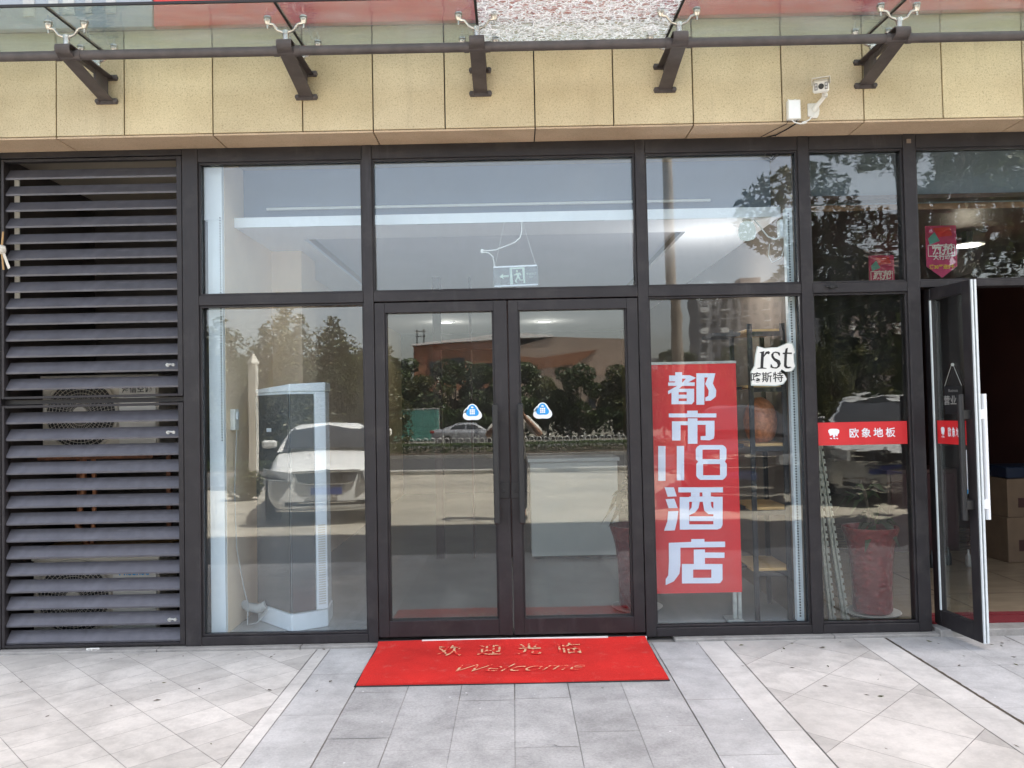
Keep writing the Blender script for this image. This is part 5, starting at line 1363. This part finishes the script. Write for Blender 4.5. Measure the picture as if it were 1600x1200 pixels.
        for y in (L/2-.88, -L/2+.98):
            q = MB(); x0, x1 = s*(hw-.20), s*(hw+.004); rr = .325
            q.lathe([(rr-.03, min(x0, x1)), (rr, min(x0, x1)+.03), (rr, max(x0, x1)-.03), (rr-.03, max(x0, x1))], (0, y, rr), 28, axis='x'); wh = q.build('wheel', 'dark_rubber', t, smooth=True)
            q = MB(); xr = s*(hw+.006); q.lathe([(.215, xr-.002), (.215, xr+.002)], (0, y, rr), 24, axis='x', m=1)
            for k in range(10):
                a = k*math.pi/5; c_, s_ = math.cos(a), math.sin(a); c2, s2 = math.cos(a+.22), math.sin(a+.22)
                q.add([(xr+s*.008, y+.05*c_, rr+.05*s_), (xr+s*.008, y+.21*c_, rr+.21*s_), (xr+s*.008, y+.21*c2, rr+.21*s2), (xr+s*.008, y+.05*c2, rr+.05*s2)], [(0, 1, 2, 3)], 0)
            q.torus((xr, y, rr), .212, .012, 'x', 28, 5, 0); q.build('rim', ['chrome', 'black_plastic'], wh)
            q = MB(); q.lathe([(.375, xr-s*.004-.001), (.375, xr-s*.004+.001)], (0, y, rr+.01), 28, axis='x'); q.build('wheel_arch', 'black_plastic', t)
    q = MB(); fy = L/2+.018
    q.add([(-.44, fy-.02, .76), (.44, fy-.02, .76), (.40, fy+.02, .645), (.28, fy+.035, .615), (-.28, fy+.035, .615), (-.40, fy+.02, .645)], [(0, 1, 2, 3, 4, 5)]); gr = q.build('grille', 'black_plastic', t); sm = gr.modifiers.new('thick', 'SOLIDIFY'); sm.thickness = .05; sm.offset = 0
    q = MB(); q.tube([(-.48, fy+.01, .775), (0, fy+.045, .785), (.48, fy+.01, .775)], .018, 6); q.tube([(-.40, fy+.04, .635), (-.28, fy+.06, .605), (.28, fy+.06, .605), (.40, fy+.04, .635)], .010, 6)
    for k in range(9): q.tube([(-.32+k*.08, fy+.035, .76), (-.28+k*.07, fy+.06, .62)], .005, 4)
    q.lathe([(.05, 0), (.05, .01)], (0, fy+.05, .765), 18, axis='y'); q.build('grille_trim', 'chrome', gr)
    q = MB(); q.box(-.22, .22, fy+.055, fy+.07, .45, .55); q.build('number_plate', 'plate_blue', t)
    q = MB(); q.box(-.60, .60, fy-.12, fy+.012, .27, .37); q.build('lower_intake', 'black_plastic', t, bevel=.02)
    q = MB(); q.tube([(-.66, fy-.04, .345), (-.3, fy+.02, .335), (.3, fy+.02, .335), (.66, fy-.04, .345)], .012, 6); q.tube([(-.70, fy-.05, .235), (-.3, fy+.03, .225), (.3, fy+.03, .225), (.70, fy-.05, .235)], .018, 6); q.build('bumper_trim', 'chrome', t)
    return t
WC = make_car('white saloon car parked nose towards the shop, reflected in the left window', 'car_white'); WC.rotation_euler = (0, 0, R(-12)); WC.location = (-2.74+2.33*math.sin(R(-12)), -6.3-2.33*math.cos(R(12)), 0)
SV = make_car('silver grey sport utility car parked nose towards the shop, reflected behind the strip sign', 'car_grey', 4.6, 1.85, 1.60, True); SV.rotation_euler = (0, 0, R(24)); SV.location = (5.40+2.3*math.sin(R(24)), -6.3-2.3*math.cos(R(24)), 0)
BC = make_car('black saloon car parked nose towards the shop, reflected beside the tall red banner', 'car_black'); BC.rotation_euler = (0, 0, R(16)); BC.location = (3.22+2.33*math.sin(R(16)), -6.2-2.33*math.cos(R(16)), 0)
SS = make_car('silver saloon car side on beyond the railing, reflected in the left door', 'car_silver', 4.7, 1.82, 1.46); SS.location = (-2.75, -45.2, -.85); SS.rotation_euler = (0, 0, R(-90))

# ================================================================== THE PERSON TAKING THE PHOTOGRAPH
def skin_obj(name, verts, edges, radii, mat, parent=None, root=0, sub=2):
    me = bpy.data.meshes.new(name); me.from_pydata(verts, edges, []); me.materials.append(MATS[mat])
    o = bpy.data.objects.new(name, me); COL.objects.link(o)
    if parent is not None: o.parent = parent
    o.modifiers.new('skin', 'SKIN'); 
    for i, r in enumerate(radii):
        sv = me.skin_vertices[0].data[i]; sv.radius = (r, r) if not isinstance(r, tuple) else r; sv.use_root = (i == root)
    s = o.modifiers.new('sub', 'SUBSURF'); s.levels = sub; s.render_levels = sub
    o.modifiers['skin'].use_smooth_shade = True
    return o
PX, PY = .0, -5.64
V = []; E = []; RD = []
def jv(p, r, to=None):
    V.append((p[0]+PX, p[1]+PY, p[2])); RD.append(r)
    if to is not None: E.append((to, len(V)-1))
    return len(V)-1
pel = jv((0, 0, .90), (.15, .115)); wa = jv((0, 0, 1.05), (.135, .10), pel); ch = jv((0, .0, 1.25), (.155, .105), wa); ns = jv((0, -.01, 1.375), (.075, .065), ch)
nk = jv((0, .005, 1.43), .052, ns); hd = jv((0, .02, 1.50), (.068, .078), nk); h2 = jv((0, .03, 1.575), (.078, .094), hd); h3 = jv((0, .02, 1.645), (.055, .065), h2)
for s in (-1, 1):
    sh = jv((s*.165, 0, 1.345), .058, ns); el = jv((s*.365, .10, 1.14), .043, sh); wr = jv((s*.135, .285, 1.40), .027, el); pa = jv((s*.105, .325, 1.470), (.030, .018), wr)
    pal2 = jv((s*.098, .335, 1.505), (.030, .014), pa)
    for k, (dz, ln) in enumerate(((.030, .95), (.012, 1.05), (-.006, 1.0), (-.022, .82))):
        a = jv((s*(.090-.004*k), .352, 1.515+dz), .0085, pal2); b = jv((s*(.090-.028*ln), .362, 1.512+dz), .008, a); c = jv((s*(.090-.048*ln), .360, 1.505+dz), .007, b)
    t1 = jv((s*.092, .322, 1.485), .010, pa); jv((s*.064, .322, 1.492), .008, t1)
    hp_ = jv((s*.085, 0, .83), .088, pel); kn = jv((s*.10, .015, .47), .055, hp_); an = jv((s*.105, -.02, .085), .038, kn); to = jv((s*.125, .13, .032), (.040, .028), an)
PE = thing('person', 'person in pale shirt and dark trousers raising a phone, reflected between the doors', 'person', (0, 0, 0))
skin_obj('body', V, E, RD, 'skin', PE, pel)
def sub_skin(name, pts, edges, mat, root=0):
    return skin_obj(name, [(x+PX, y+PY, z) for (x, y, z), r in pts], edges, [r for p, r in pts], mat, PE, root)
sub_skin('shirt', [((0, 0, .74), (.185, .145)), ((0, 0, 1.05), (.160, .122)), ((0, 0, 1.24), (.178, .125)), ((0, -.005, 1.365), (.105, .085)), ((-.165, 0, 1.345), .078), ((-.265, .05, 1.24), .078), ((-.365, .10, 1.145), .075), ((.165, 0, 1.345), .078), ((.265, .05, 1.24), .078), ((.365, .10, 1.145), .075)],
         [(0, 1), (1, 2), (2, 3), (3, 4), (4, 5), (5, 6), (3, 7), (7, 8), (8, 9)], 'shirt')
sub_skin('trousers', [((0, 0, 1.06), (.135, .10)), ((0, 0, .90), (.155, .12)), ((-.088, 0, .80), .098), ((-.10, .012, .47), .072), ((-.105, -.015, .11), .060), ((.088, 0, .80), .098), ((.10, .012, .47), .072), ((.105, -.015, .11), .060)], [(0, 1), (1, 2), (2, 3), (3, 4), (1, 5), (5, 6), (6, 7)], 'trousers')
for s in (-1, 1):
    sub_skin('shoe', [((s*.105, -.05, .05), (.042, .040)), ((s*.115, .05, .045), (.046, .036)), ((s*.128, .16, .034), (.042, .026))], [(0, 1), (1, 2)], 'dark_rubber')
q = MB()
for s in (-1, 1): q.lathe([(.002, -.008), (.007, -.005), (.009, 0), (.007, .005), (.002, .008)], (PX+s*.032, PY+.099, 1.568), 12, axis='y')
q.build('eye', 'ink_white', PE, smooth=True)
q = MB(); q.add([(PX-.010, PY+.118, 1.575), (PX+.010, PY+.118, 1.575), (PX+.018, PY+.112, 1.528), (PX, PY+.146, 1.532), (PX-.018, PY+.112, 1.528)], [(0, 1, 3), (0, 3, 4), (1, 2, 3), (2, 4, 3), (0, 4, 2, 1)]); q.build('nose', 'skin', PE, smooth=True)
q = MB(); q.tube([(PX-.026, PY+.105, 1.502), (PX, PY+.118, 1.500), (PX+.026, PY+.105, 1.502)], [.003, .006, .003], 6); q.build('mouth', 'tail_red', PE, smooth=True)
q = MB()
for s in (-1, 1): q.lathe([(.004, -.006), (.022, -.004), (.026, .004), (.012, .008)], (PX+s*.084, PY+.015, 1.555), 14, axis='x')
q.build('ear', 'skin', PE, smooth=True)
sub_skin('hair', [((0, -.030, 1.575), (.086, .080)), ((0, -.005, 1.640), (.078, .085)), ((0, .035, 1.672), (.060, .045))], [(0, 1), (1, 2)], 'hair')
PH = thing('mobile_phone', 'dark mobile phone held up in both hands by the person reflected', 'phone', (PX, -5.292, 1.515))
q = MB(); q.box(-.078, .078, -.008, 0, -.036, .036); q.build('case', 'black_plastic', PH, bevel=.004)
q = MB(); q.box(-.073, .073, -.0088, -.0082, -.032, .032); q.build('screen', 'car_glass', PH)
q = MB(); q.lathe([(.007, .0002), (.007, .002)], (.0, 0, .005), 14, axis='y'); q.build('camera_lens', 'black_plastic', PH)
